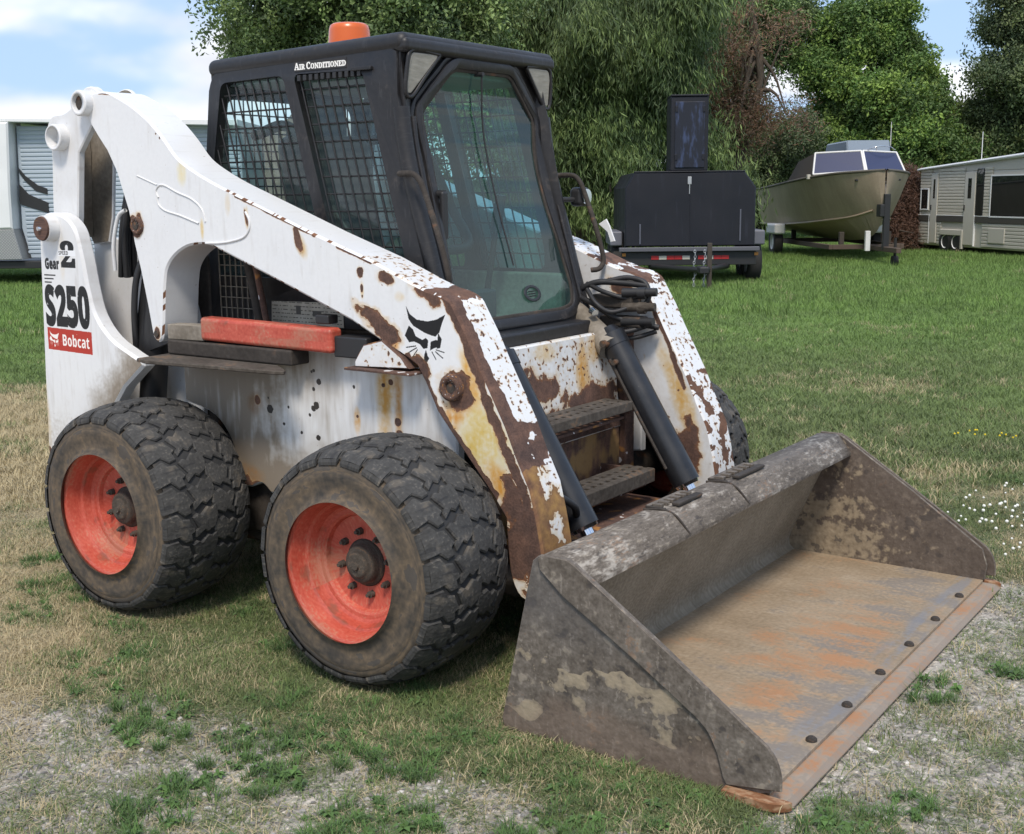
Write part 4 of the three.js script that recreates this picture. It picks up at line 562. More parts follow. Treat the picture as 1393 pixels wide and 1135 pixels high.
  mesh('wiper', [tube([[prof(1.89) + 0.02, 1.89, 0.03], [prof(1.7) + 0.018, 1.70, 0.015], [prof(1.45) + 0.014, 1.45, 0.005], [prof(1.22) + 0.012, 1.22, -0.005]], 0.0035, 30, 6), rod([prof(1.89) - 0.01, 1.89, 0.03], [prof(1.89) + 0.028, 1.89, 0.03], 0.008, 0.008, 10)], M.blackPlain, door);
  { const t = new THREE.TorusGeometry(0.033, 0.007, 6, 28); t.rotateY(Math.PI / 2); t.scale(0.15, 0.8, 1.35); t.rotateZ(0.35); t.translate(prof(1.115) + 0.004, 1.115, -0.09); const bars = []; for (let i = 0; i < 3; i++) bars.push(box(prof(1.115) + 0.002, prof(1.115) + 0.0045, 1.103 + i * 0.009, 1.107 + i * 0.009, -0.115, -0.065, 0.0005)); mesh('emblem_sticker', join([boxUV(t.toNonIndexed()), ...bars]), M.blackPlain, door); }
  // lamp panels at both upper corners
  const lensM = texMat(bake(256, 256, 0, 0, 0.3, 0.3, (x, y, o) => { const n = fb(x * 20, y * 20, 4, 3), s = fb(x * 18, y * 90, 3, 12); o[0] = 148 + 16 * n + 18 * s; o[1] = 144 + 16 * n + 18 * s; o[2] = 132 + 14 * n + 18 * s; o[3] = 0.55; o[4] = 0.5 + 0.3 * s; }), 0.002);
  for (const s of [1, -1]) { const q = boxUV(ex(roundPoly([[0.268, 1.934], [0.402, 1.932], [0.412, 1.905], [0.418, 1.808], [0.400, 1.806]], 0.012, 3), [], 0.014, 0.003)); const p = q.attributes.position; for (let i = 0; i < p.count; i++) { const X = p.getX(i), Y = p.getY(i), Z = p.getZ(i); p.setXYZ(i, prof(Y) - 0.004 + Z, Y, s * X); } q.computeVertexNormals(); mesh('lamp_lens', q, lensM, cab);
    mesh('lens_trim', tube([[0.336, 1.938, s * 0.258], [0.336, 1.938, s * 0.41], [0.334, 1.90, s * 0.424], [0.325, 1.80, s * 0.424], [0.324, 1.793, s * 0.40], [0.328, 1.86, s * 0.33], [0.336, 1.936, s * 0.256]], 0.007, 50, 8), M.black, cab); }
  // roof
  { const g = new RoundedBoxGeometry(0.952, 0.060, 0.900, 6, 0.028); const p = g.attributes.position; for (let i = 0; i < p.count; i++) { const x = p.getX(i), z = p.getZ(i); p.setXYZ(i, x - 0.138, p.getY(i) + 1.954 + x * 0.030 + (p.getY(i) > 0 ? 0.012 * (1 - (z / 0.45) ** 2) : 0), z); } g.computeVertexNormals(); mesh('roof', boxUV(g), M.black, cab);
    mesh('roof_visor', boxUV(new RoundedBoxGeometry(0.06, 0.05, 0.89, 4, 0.02).translate(0.316, 1.958, 0)), M.black, cab); }
  { // lettering over the side window
    const c = maskOf(512, 64, g => { g.fillStyle = '#eceae4'; g.font = 'bold 54px serif'; const t = [['A', 54], ['IR ', 42], ['C', 54], ['ONDITIONED', 42]]; let x = 6; const tot = t.reduce((a, [s, f]) => { g.font = `bold ${f}px serif`; return a + g.measureText(s).width; }, 0); g.scale(500 / tot, 1); x = 4; for (const [s, f] of t) { g.font = `bold ${f}px serif`; g.fillText(s, x, 50); g.lineWidth = 2.5; g.strokeStyle = '#eceae4'; g.strokeText(s, x, 50); x += g.measureText(s).width; } });
    const m = texMat(bake(512, 64, -0.165, 1.899, 0.25, 0.036, (x, y, o) => { const n = fb(x * 60, y * 60, 3, 3), k = c((x + 0.165) / 0.25, (y - 1.899) / 0.036); const v = 40 + 8 * n; o[0] = v + 2; o[1] = v; o[2] = v; if (k) { o[0] = k[0]; o[1] = k[1]; o[2] = k[2]; } o[3] = 0.55; }, false), 0.0002);
    mesh('lettering', plate([[-0.163, 1.900], [0.083, 1.900], [0.083, 1.934], [-0.163, 1.934]], 0.4432, 0.4446, 0.0004), m, cab);
    const vents = []; for (let i = 0; i < 11; i++) vents.push(box(-0.15 + i * 0.028, -0.134 + i * 0.028, 1.868, 1.888, 0.426, 0.447, 0.002)); mesh('vent_slat', join(vents), M.blackPlain, cab);
    mesh('rain_rail', box(0.11, 0.20, 1.885, 1.897, 0.443, 0.456, 0.003), M.black, cab);
  }
  // back wall, floor, seat, restraint bar, levers
  mesh('rear_wall', boxUV(ex([[-0.40, 1.0], [0.40, 1.0], [0.40, 1.93], [-0.40, 1.93]], [roundPoly([[-0.355, 1.27], [0.355, 1.27], [0.355, 1.84], [-0.355, 1.84]], 0.05)], 0.02, 0.002).rotateY(Math.PI / 2).translate(-0.64, 0, 0)), M.black, cab);
  { const rb = []; for (let i = 0; i < 16; i++) rb.push(rod([-0.645, 1.27, -0.34 + i * 0.045], [-0.645, 1.84, -0.34 + i * 0.045], 0.003, 0.003, 6, false)); for (let i = 0; i < 8; i++) rb.push(rod([-0.649, 1.31 + i * 0.068, -0.355], [-0.649, 1.31 + i * 0.068, 0.355], 0.003, 0.003, 6, false)); mesh('window_guard', join(rb), M.black, cab); }
  mesh('cab_floor', box(-0.62, 0.46, 0.96, 1.0, -0.40, 0.40, 0.005), M.dustAndShade, cab);
  const seat = part('seat', loader);
  mesh('cushion', boxUV(new RoundedBoxGeometry(0.42, 0.14, 0.46, 4, 0.05).translate(-0.18, 1.14, 0)), M.blackPlain, seat);
  { const g = new RoundedBoxGeometry(0.13, 0.58, 0.44, 4, 0.05); g.rotateZ(0.16); g.translate(-0.42, 1.42, 0); mesh('backrest', boxUV(g), M.blackPlain, seat); const h = new RoundedBoxGeometry(0.09, 0.18, 0.24, 4, 0.04); h.translate(-0.47, 1.76, 0); mesh('headrest', boxUV(h), M.blackPlain, seat); }
  mesh('restraint_bar', tube([[-0.50, 1.70, 0.33], [-0.30, 1.72, 0.34], [-0.08, 1.40, 0.34], [0.02, 1.28, 0.30], [0.03, 1.27, 0], [0.02, 1.28, -0.30], [-0.08, 1.40, -0.34], [-0.30, 1.72, -0.34], [-0.50, 1.70, -0.33]], 0.020, 80, 10), M.blackPlain, cab);
  for (const s of [1, -1]) { const j = part('control_lever', loader); mesh('stick', rod([0.12, 1.0, s * 0.26], [0.20, 1.34, s * 0.24], 0.014, 0.011, 10), M.blackPlain, j); mesh('grip', rod([0.20, 1.33, s * 0.24], [0.225, 1.47, s * 0.24], 0.024, 0.020, 12), M.blackPlain, j); }
  mesh('foot_pedal', box(0.36, 0.42, 1.02, 1.14, 0.06, 0.20, 0.01), M.blackPlain, cab); mesh('headliner', box(-0.60, 0.28, 1.88, 1.92, -0.39, 0.39, 0.01), plain(0.30, 0.30, 0.29, 0.9), cab); mesh('dash_pod', boxUV(new RoundedBoxGeometry(0.16, 0.16, 0.14, 3, 0.03).translate(0.16, 1.80, 0.28)), M.blackPlain, cab);
  // beacon
  const be = part('beacon', loader);
  mesh('beacon_lens', lathe([[0.0001, 2.100], [0.060, 2.099], [0.070, 2.093], [0.075, 2.077], [0.080, 2.01], [0.080, 1.998]], 32).translate(-0.205, 0, 0.11), new THREE.MeshPhysicalMaterial({ color: new THREE.Color().setRGB(0.90, 0.17, 0.008), roughness: 0.35, clearcoat: 0.6, clearcoatRoughness: 0.2, transmission: 0.35, thickness: 0, side: THREE.DoubleSide }), be);
  mesh('beacon_base', rod([-0.205, 1.965, 0.11], [-0.205, 2.000, 0.11], 0.086, 0.084, 28), M.blackPlain, be);
  // mirror and lamp on the far pillar
  const mi = part('work_light', loader); mesh('housing', boxUV(new RoundedBoxGeometry(0.06, 0.075, 0.075, 3, 0.02).translate(0.40, 1.46, -0.53)), M.blackPlain, mi); mesh('lens', rod([0.43, 1.46, -0.53], [0.436, 1.46, -0.53], 0.03, 0.03, 18), M.chrome, mi); mesh('arm', rod([0.36, 1.45, -0.44], [0.40, 1.45, -0.51], 0.01, 0.01, 8), M.blackPlain, mi);
  mesh('rag', plate([[0.50, 1.355], [0.535, 1.375], [0.55, 1.35], [0.575, 1.29], [0.555, 1.285], [0.54, 1.325]], -0.512, -0.505, 0.002), M.whiteTile, loader);
}
// ---------------------------------------------------------------- terrain
const gravelAt = (x, z) => { const n = 0.35 * fb(x * 0.9 + 5, z * 0.9, 4, 11) + 0.12 * fb(x * 4, z * 4, 3, 15); const a = z - (1.27 - 0.10 * (x - 0.5) + 0.25 * sst(0.2, -0.8, x)), b = Math.min(x - 1.82, z + 1.15 + 0.3 * (2.2 - x)); const c = 0.45 - Math.hypot((x + 2.9) / 1.3, (z - 0.1) / 0.5); return sst(-0.14, 0.20, Math.max(1.2 * a, 2.4 * b, c) + 1.2 * n); };
const strawAt = (x, z) => { const n = fb(x * 0.45 + 2, z * 0.45, 4, 21) + 0.4 * fb(x * 2.2, z * 2.2, 3, 25); const L = sst(0.35, -0.7, x - 0.35 * (z - 1.2)) * sst(-2.5, -0.2, z); return clamp(0.9 * L + 1.2 * (n - 0.10) * sst(-16, -3, z)); };
const depthAt = (x, z) => (2.973 - x) * 0.5787 + (3.575 - z) * 0.8155;
const lushAt = (x, z) => sst(5.5, 15, depthAt(x, z) + 4 * fb(x * 0.25, z * 0.25, 3, 31));
const heightAt = (x, z) => { const r = Math.hypot(x - 0.3, z), e = sst(1.8, 5, r); return -0.004 + 0.009 * sst(0.45, 0.08, Math.abs(x + 0.57)) * sst(1.7, 1.25, Math.abs(z)) + e * (0.05 * fb(x * 0.22, z * 0.22, 3, 41)) - 0.006 * Math.abs(fb(x * 3, z * 3, 3, 43)); };
{
  const near = s => 0; void near;
  const axis = []; { let t = 0, st = 0.035; const pos = [0]; while (t < 3.2) { t += st; pos.push(t); } while (t < 260) { st *= 1.045; t += st; pos.push(t); } axis.push(...pos.slice(1).reverse().map(v => -v), ...pos); }
  const n = axis.length, P = new Float32Array(n * n * 3), C = new Float32Array(n * n * 3), U = new Float32Array(n * n * 2), I = [], c = [0, 0, 0];
  for (let j = 0; j < n; j++) for (let i = 0; i < n; i++) {
    const x = 0.9 + axis[i], z = 0.4 + axis[j], k = j * n + i; P.set([x, heightAt(x, z), z], k * 3); U.set([x, z], k * 2);
    const g = gravelAt(x, z), s = strawAt(x, z), l = lushAt(x, z), q = fb(x * 1.7, z * 1.7, 3, 51);
    c[0] = 0.24; c[1] = 0.205; c[2] = 0.118; mix3(c, [0.41, 0.34, 0.225], s); mix3(c, [0.10, 0.17, 0.034], l * 0.9); mix3(c, [0.345, 0.31, 0.262], g); const e = 1 + 0.18 * q; C.set([c[0] * e * 2, c[1] * e * 2, c[2] * e * 2], k * 3);
    if (i < n - 1 && j < n - 1) I.push(k, k + n, k + 1, k + 1, k + n, k + n + 1);
  }
  const g = new THREE.BufferGeometry(); g.setAttribute('position', new THREE.BufferAttribute(P, 3)); g.setAttribute('uv', new THREE.BufferAttribute(U, 2)); g.setAttribute('color', new THREE.BufferAttribute(C, 3)); g.setIndex(I); g.computeVertexNormals();
  const m = texMat(bake(1536, 1536, 0, 0, 3, 3, (x, y, o) => { // soil, grit and litter
    const n = fb(x * 8, y * 8, 4, 3, 24, 24), m2 = fb(x * 64, y * 64, 2, 9, 192, 192), k = fb(x * 27 + 3 * n, y * 9, 3, 14, 81, 27), k2 = fb(x * 9, y * 27 + 3 * n, 3, 19, 27, 81); let v = 186 + 30 * n + 60 * m2; if (m2 > 0.3) v += 40; if (k > 0.3 || k2 > 0.3) v += 24; if (m2 < -0.3) v -= 34; o[0] = v; o[1] = v; o[2] = v; o[3] = 0.95; o[4] = 0.5 + 0.35 * m2 + 0.25 * n;
  }), 0.012, { vertexColors: true });
  const o = mesh('ground', g, m, scene); o.userData = { kind: 'structure', label: 'worn yard of mown grass, straw and gravel', category: 'ground' };
}

// ---------------------------------------------------------------- grass, weeds, stones (nobody could count them)
function blades(list) { // [x, z, height, lean angle, lean, width]
  const P = []; for (const [x, z, h, a, l, w] of list) { const c = Math.cos(a), s = Math.sin(a), px = -s * w, pz = c * w, mx = x + c * l * 0.35, mz = z + s * l * 0.35, my = h * 0.6, tx = x + c * l, tz = z + s * l; P.push(x - px, -0.004, z - pz, x + px, -0.004, z + pz, mx + px * 0.8, my, mz + pz * 0.8, x - px, -0.004, z - pz, mx + px * 0.8, my, mz + pz * 0.8, mx - px * 0.8, my, mz - pz * 0.8, mx - px * 0.8, my, mz - pz * 0.8, mx + px * 0.8, my, mz + pz * 0.8, tx, h, tz); }
  const g = new THREE.BufferGeometry(); g.setAttribute('position', new THREE.Float32BufferAttribute(P, 3)); g.computeVertexNormals(); return g;
}
const leafMat = (rough = 0.8, tr = 0.3) => new THREE.MeshPhysicalMaterial({ color: 0xffffff, roughness: rough, transmission: tr, thickness: 0, side: THREE.DoubleSide });
function scatter(name, geo, mat, list, ud, parent = scene) { // list of [x, y, z, turn, scale, r, g, b, tilt]
  const o = new THREE.InstancedMesh(geo, mat, list.length), m = new THREE.Matrix4(), q = new THREE.Quaternion(), e = new THREE.Euler(), c = new THREE.Color();
  list.forEach(([x, y, z, t, s, r, g, b, tx = 0, tz = 0, sy = 1], i) => { q.setFromEuler(e.set(tx, t, tz)); m.compose(V(x, y, z), q, V(s, s * sy, s)); o.setMatrixAt(i, m); o.setColorAt(i, c.setRGB(r, g, b)); });
  o.name = parent === scene ? numbered(name) : name; o.castShadow = o.receiveShadow = true; o.userData = ud; parent.add(o); return o;
}
const blocked = (x, z) => (x > 1.085 && x < 1.965 && Math.abs(z) < 1.03) || (Math.abs(Math.abs(x) - 0.564) < 0.09 && Math.abs(Math.abs(z) - 0.855) < 0.21);
const inView = (x, z, pad = 0.3) => { const dx = x - 2.973, dz = z - 3.575, d = -dx * 0.5787 - dz * 0.8155, l = dx * 0.8155 - dz * 0.5787; return d > 1.8 && Math.abs(l) < d * 0.43 + pad; };
{
  const Rg = rng(404), T = [];
  const tuft = (n, h, spread, w, lean) => { const l = []; for (let i = 0; i < n; i++) { const a = Rg() * 6.283, r = Math.sqrt(Rg()) * spread; l.push([Math.cos(a) * r, Math.sin(a) * r, h * (0.45 + 0.75 * Rg()), Rg() * 6.283, h * lean * (0.3 + Rg()), w * (0.6 + 0.7 * Rg())]); } return blades(l); };
  const short = [tuft(22, 0.018, 0.045, 0.0011, 1.2), tuft(18, 0.026, 0.04, 0.0012, 1.0), tuft(20, 0.014, 0.05, 0.0012, 2.0)], flat = [tuft(20, 0.010, 0.05, 0.0012, 5), tuft(16, 0.014, 0.05, 0.0012, 4)], mid = [tuft(26, 0.045, 0.10, 0.0024, 1.1), tuft(24, 0.06, 0.11, 0.0025, 1.0)], tall = [tuft(24, 0.22, 0.22, 0.007, 0.6), tuft(22, 0.17, 0.24, 0.007, 0.8)];
  const lists = {}; const push = (k, v) => (lists[k] = lists[k] || []).push(v);
  const hueOf = (x, z, straw, lush) => { const q = fb(x * 1.3, z * 1.3, 3, 61), d = Rg(); const dry = clamp(straw * 1.2 + 0.6 * fb(x * 3.5, z * 3.5, 3, 66) + 0.22 * sst(7, 4, depthAt(x, z)) + 0.03 - 0.15 * lush); let c; if (d < dry) { const v = 0.8 + 0.5 * Rg(); c = [0.46 * v, 0.38 * v, 0.22 * v]; } else { const v = 0.65 + 0.6 * Rg() + 0.3 * q; c = [0.150 * v, 0.195 * v, 0.060 * v]; mix3(c, [0.165 * v, 0.270 * v, 0.055 * v], lush); } return c; };
  const area = (n, near, far, kinds, sc, dens) => { // sampled evenly over the picture's ground: denser where nearer
    for (let i = 0; i < n; i++) { const d = near * Math.pow(far / near, Rg()) , l = (Rg() * 2 - 1) * (d * 0.43 + 0.25); const x = 2.973 - 0.5787 * d + 0.8155 * l, z = 3.575 - 0.8155 * d - 0.5787 * l; if (blocked(x, z)) continue; const g = gravelAt(x, z); if (Rg() > dens(x, z, g)) continue; const k = kinds[Math.floor(Rg() * kinds.length)], c = hueOf(x, z, strawAt(x, z), lushAt(x, z)); push(k, [x, heightAt(x, z), z, Rg() * 6.283, sc * (0.7 + 0.6 * Rg()), ...c]); } };
  const clump = (x, z) => sst(-0.12, 0.22, fb(x * 2.6, z * 2.6, 3, 71));
  area(165000, 2.0, 8.5, ['short0', 'short1', 'short2'], 1, (x, z, g) => (1 - 0.97 * g) * (0.30 + 0.70 * clump(x, z)) * (1 - 0.5 * strawAt(x, z)));
  area(110000, 2.0, 9.0, ['flat0', 'flat1'], 1, (x, z, g) => (1 - 0.86 * g) * (0.45 + 0.55 * strawAt(x, z)));
  area(95000, 5.5, 22, ['mid0', 'mid1'], 0.8, (x, z, g) => 0.92 * sst(5.4, 7.5, depthAt(x, z)));
  area(60000, 11, 42, ['tall0', 'tall1'], 0.45, (x, z, g) => sst(12, 19, depthAt(x, z) + 6 * fb(x * 0.3, z * 0.3, 3, 81)));
  const geos = { short0: short[0], short1: short[1], short2: short[2], flat0: flat[0], flat1: flat[1], mid0: mid[0], mid1: mid[1], tall0: tall[0], tall1: tall[1] }, gm = leafMat(0.85, 0.25);
  const lab = { short: ['short_grass', 'short patchy mown grass around the loader'], flat: ['dry_straw', 'flattened dry straw litter lying on the soil'], mid: ['lawn_grass', 'mown lawn grass between the loader and the trailers'], tall: ['tall_grass', 'lush uncut grass around the parked trailers'] };
  for (const [k, g] of Object.entries(geos)) { const [n, l] = lab[k.slice(0, -1)]; scatter(n, g, gm, lists[k], { kind: 'stuff', label: l, category: 'grass' }); }
  // green tussocks and broad-leaved weeds
  const W = []; const rosette = n => { const P = []; for (let i = 0; i < n; i++) { const a = i / n * 6.283 + Rg(), L = 0.035 + 0.03 * Rg(), w = 0.008 + 0.006 * Rg(), c = Math.cos(a), s = Math.sin(a), up = 0.012 + 0.03 * Rg(); const q = (t, o, y) => [c * L * t - s * w * o, y, s * L * t + c * w * o]; const pts = [q(0, 0.15, 0.001), q(0.45, 1, up), q(1, 0, up * 0.7), q(0.45, -1, up), q(0, -0.15, 0.001)]; for (const [u, v, r] of [[0, 1, 3], [0, 3, 4], [1, 2, 3]]) P.push(...pts[u], ...pts[v], ...pts[r]); } const g = new THREE.BufferGeometry(); g.setAttribute('position', new THREE.Float32BufferAttribute(P, 3)); g.computeVertexNormals(); return g; };
  const patches = []; for (let i = 0; i < 150; i++) { const d = 2.1 * Math.pow(3.4, Rg()), l = (Rg() * 2 - 1) * (d * 0.43); const x = 2.973 - 0.5787 * d + 0.8155 * l, z = 3.575 - 0.8155 * d - 0.5787 * l; if (!blocked(x, z)) patches.push([x, z, 0.05 + 0.09 * Rg()]); }
  for (const [x, z] of [[1.25, 1.14], [1.5, 1.16], [1.7, 1.13], [0.95, 1.35], [0.7, 1.2], [1.0, 1.08], [0.2, 1.5], [-0.2, 1.35]]) patches.push([x, z, 0.13]);
  const T2 = [], tus = tuft(26, 0.062, 0.03, 0.0022, 0.9);
  for (const [x, z, r] of patches) for (let k = 0; k < 26 * r / 0.1; k++) { const a = Rg() * 6.283, q = r * Math.sqrt(Rg()), px = x + Math.cos(a) * q, pz = z + Math.sin(a) * q; if (blocked(px, pz)) continue; const v = 0.7 + 0.6 * Rg(); const c = [0.085 * v, 0.165 * v, 0.035 * v]; if (Rg() < 0.3) W.push([px, heightAt(px, pz), pz, Rg() * 6.283, 0.25 + 0.4 * Rg(), ...c]); else T2.push([px, heightAt(px, pz), pz, Rg() * 6.283, 0.3 + 0.45 * Rg(), ...c]); }
  scatter('weed_leaves', rosette(9), gm, W, { kind: 'stuff', label: 'broad-leaved green weeds in clumps on the worn ground', category: 'weeds' });
  scatter('grass_tussock', tus, gm, T2, { kind: 'stuff', label: 'bright green grass tussocks in the gravel', category: 'grass' });
  // clover heads beside the bucket and a few yellow flowers
  const F = []; for (let i = 0; i < 190; i++) { const x = 1.5 + 1.1 * Rg(), z = -1.35 - 1.5 * Rg() * (0.4 + 0.6 * Rg()); F.push([x, heightAt(x, z) + 0.035 + 0.03 * Rg(), z, 0, 0.7 + 0.5 * Rg(), 0.78, 0.78, 0.72]); } for (let i = 0; i < 12; i++) { const x = 1.02 + 0.35 * Rg(), z = -3.95 + 0.3 * Rg(); F.push([x, 0.05, z, 0, 0.9, 0.85, 0.62, 0.02]); }
  scatter('clover_flowers', new THREE.IcosahedronGeometry(0.0065, 1), plain(1, 1, 1, 0.9), F, { kind: 'stuff', label: 'small white clover heads in the grass beside the bucket', category: 'flowers' });
  // gravel
  const St = []; for (let i = 0; i < 60000; i++) { const d = 1.9 * Math.pow(3.2, Rg()), l = (Rg() * 2 - 1) * (d * 0.43 + 0.2), x = 2.973 - 0.5787 * d + 0.8155 * l, z = 3.575 - 0.8155 * d - 0.5787 * l; if (blocked(x, z) || Rg() > gravelAt(x, z) * 0.97 + 0.03) continue; const v = 0.16 + 0.34 * Rg() * Rg() + (Rg() < 0.03 ? 0.3 : 0); St.push([x, heightAt(x, z), z, Rg() * 6.283, 0.0018 + 0.0105 * Math.pow(Rg(), 5), v, v * 0.94, v * 0.87, Rg() * 3, Rg() * 3, 0.6]); }
  const ico = new THREE.IcosahedronGeometry(1, 0);
  scatter('gravel', ico, plain(1, 1, 1, 0.95), St, { kind: 'stuff', label: 'loose pale gravel in front of the bucket', category: 'gravel' });
  void T;
}

// ---------------------------------------------------------------- trees
const barkM = texMat(bake(256, 512, 0, 0, 0.6, 1.2, (x, y, o) => { const n = fb(x * 20, y * 4, 4, 3), m = fb(x * 60, y * 30, 3, 9); const v = 78 + 34 * n + 16 * m; o[0] = v + 6; o[1] = v - 4; o[2] = v - 14; o[3] = 0.95; o[4] = 0.5 + 0.4 * n; }), 0.02);
function leafClump(n, L, w, rad, droop, seed) { const R = rng(seed), P = []; for (let i = 0; i < n; i++) { const d = V(R() - 0.5, R() - 0.5, R() - 0.5).normalize().multiplyScalar(rad * Math.cbrt(R())), dir = V(R() - 0.5, (R() - 0.5) - droop, R() - 0.5).normalize(), sd = V(R() - 0.5, R() - 0.5, R() - 0.5).cross(dir).normalize(), l = L * (0.6 + 0.7 * R()), a = d.clone(), b = d.clone().addScaledVector(dir, l * 0.5), c = d.clone().addScaledVector(dir, l), up = sd.clone().cross(dir).multiplyScalar(w * 0.35); const m1 = b.clone().addScaledVector(sd, w).add(up), m2 = b.clone().addScaledVector(sd, -w).add(up); P.push(...a, ...m1, ...c, ...a, ...c, ...m2); } const g = new THREE.BufferGeometry(); g.setAttribute('position', new THREE.Float32BufferAttribute(P.map(v => +v), 3)); g.computeVertexNormals(); return g; }
function strand(n, H, L, w, seed) { const R = rng(seed), P = []; for (let i = 0; i < n; i++) { const t = i / n, a = R() * 6.283, x = Math.cos(a) * 0.03 + 0.12 * Math.sin(t * 2), z = Math.sin(a) * 0.03, y = -t * H, dir = V(Math.cos(a) * 0.5, -1, Math.sin(a) * 0.5).normalize(), sd = V(-Math.sin(a), 0, Math.cos(a)), l = L * (0.6 + 0.7 * R()), p = V(x, y, z), m = p.clone().addScaledVector(dir, l * 0.5), e = p.clone().addScaledVector(dir, l); P.push(...p, ...m.clone().addScaledVector(sd, w), ...e, ...p, ...e, ...m.clone().addScaledVector(sd, -w)); } const g = new THREE.BufferGeometry(); g.setAttribute('position', new THREE.Float32BufferAttribute(P, 3)); g.computeVertexNormals(); return g; }
const foliage = leafMat(0.7, 0.3);
function tree(name, label, group, [x, z], { trunk = [0.3, 5], lobes, n, geo, tone, seed = 1, gap = -0.12, hang = 0, limbs = 8, scale = 1, clumpR = 0.42 }) {
  const t = thing(name, label, 'tree', [x, heightAt(x, z), z], 0, group), R = rng(seed), tr = [];
  const [r0, H] = trunk, bend = [[0, -0.1, 0], [R() * 0.4 - 0.2, H * 0.35, R() * 0.4 - 0.2], [R() * 0.8 - 0.4, H * 0.7, R() * 0.8 - 0.4], [R() - 0.5, H, R() - 0.5]];
  const cv = new THREE.CatmullRomCurve3(bend.map(q => V(...q))); for (let i = 0; i < 10; i++) { const a = cv.getPoint(i / 10), b = cv.getPoint((i + 1) / 10); tr.push(rod(a.toArray(), b.toArray(), lerp(r0, r0 * 0.25, i / 10), lerp(r0, r0 * 0.25, (i + 1) / 10), 10, false)); }
  mesh('trunk', join(tr), barkM, t);
  const subs = []; for (const q of lobes) { const m = Math.max(6, Math.round(4.5 * q[3] * q[3] * q[4])); for (let i = 0; i < m; i++) { const d = V(R() - 0.5, R() - 0.5, R() - 0.5).normalize().multiplyScalar(Math.pow(R(), 0.36)); subs.push([q[0] + d.x * q[3], q[1] + d.y * q[4], q[2] + d.z * q[3], clumpR * (0.6 + 0.8 * R()), 0.68 + 0.64 * R()]); } }
  const lb = []; for (let i = 0; i < limbs; i++) { const q = subs[Math.floor(R() * subs.length)], s = cv.getPoint(0.25 + 0.7 * R()), e = V(q[0], q[1], q[2]), m = s.clone().lerp(e, 0.5).add(V(0, 0.25, 0)), c2 = new THREE.CatmullRomCurve3([s, m, e]); for (let k = 0; k < 5; k++) lb.push(rod(c2.getPoint(k / 5).toArray(), c2.getPoint((k + 1) / 5).toArray(), r0 * lerp(0.35, 0.06, k / 5), r0 * lerp(0.35, 0.06, (k + 1) / 5), 6, false)); }
  mesh('limbs', join(lb), barkM, t);
  const list = [], ga = () => R() + R() + R() + R() - 2;
  let guard = 0; while (list.length < n && guard++ < n * 6) {
    const q = subs[Math.floor(R() * subs.length)], p = V(q[0] + ga() * q[3] * 1.25, q[1] + ga() * q[3] * (hang ? 1.3 : 0.8), q[2] + ga() * q[3] * 1.25);
    if (p.y < 0.3) continue; const nz = IN.noise(p.x * 1.3 + seed, p.y * 1.3, p.z * 1.3) + 0.5 * IN.noise(p.x * 3.1, p.y * 3.1 + seed, p.z * 3.1); if (nz < gap - 0.2) continue;
    const v = q[4] * (0.8 + 0.4 * R()), c = tone(p, R, nz); list.push([p.x, p.y, p.z, R() * 6.283, scale * (0.6 + 0.6 * R()), c[0] * v, c[1] * v, c[2] * v, hang ? (R() - 0.5) * 0.9 : R() * 6.28, hang ? (R() - 0.5) * 0.9 : R() * 6.28]);
  }
  scatter('crown', geo, foliage, list, { kind: 'stuff' }, t); return t;
}
const camPt = (D, l) => [2.973 - 0.5787 * D + 0.8155 * l, 3.575 - 0.8155 * D - 0.5787 * l];
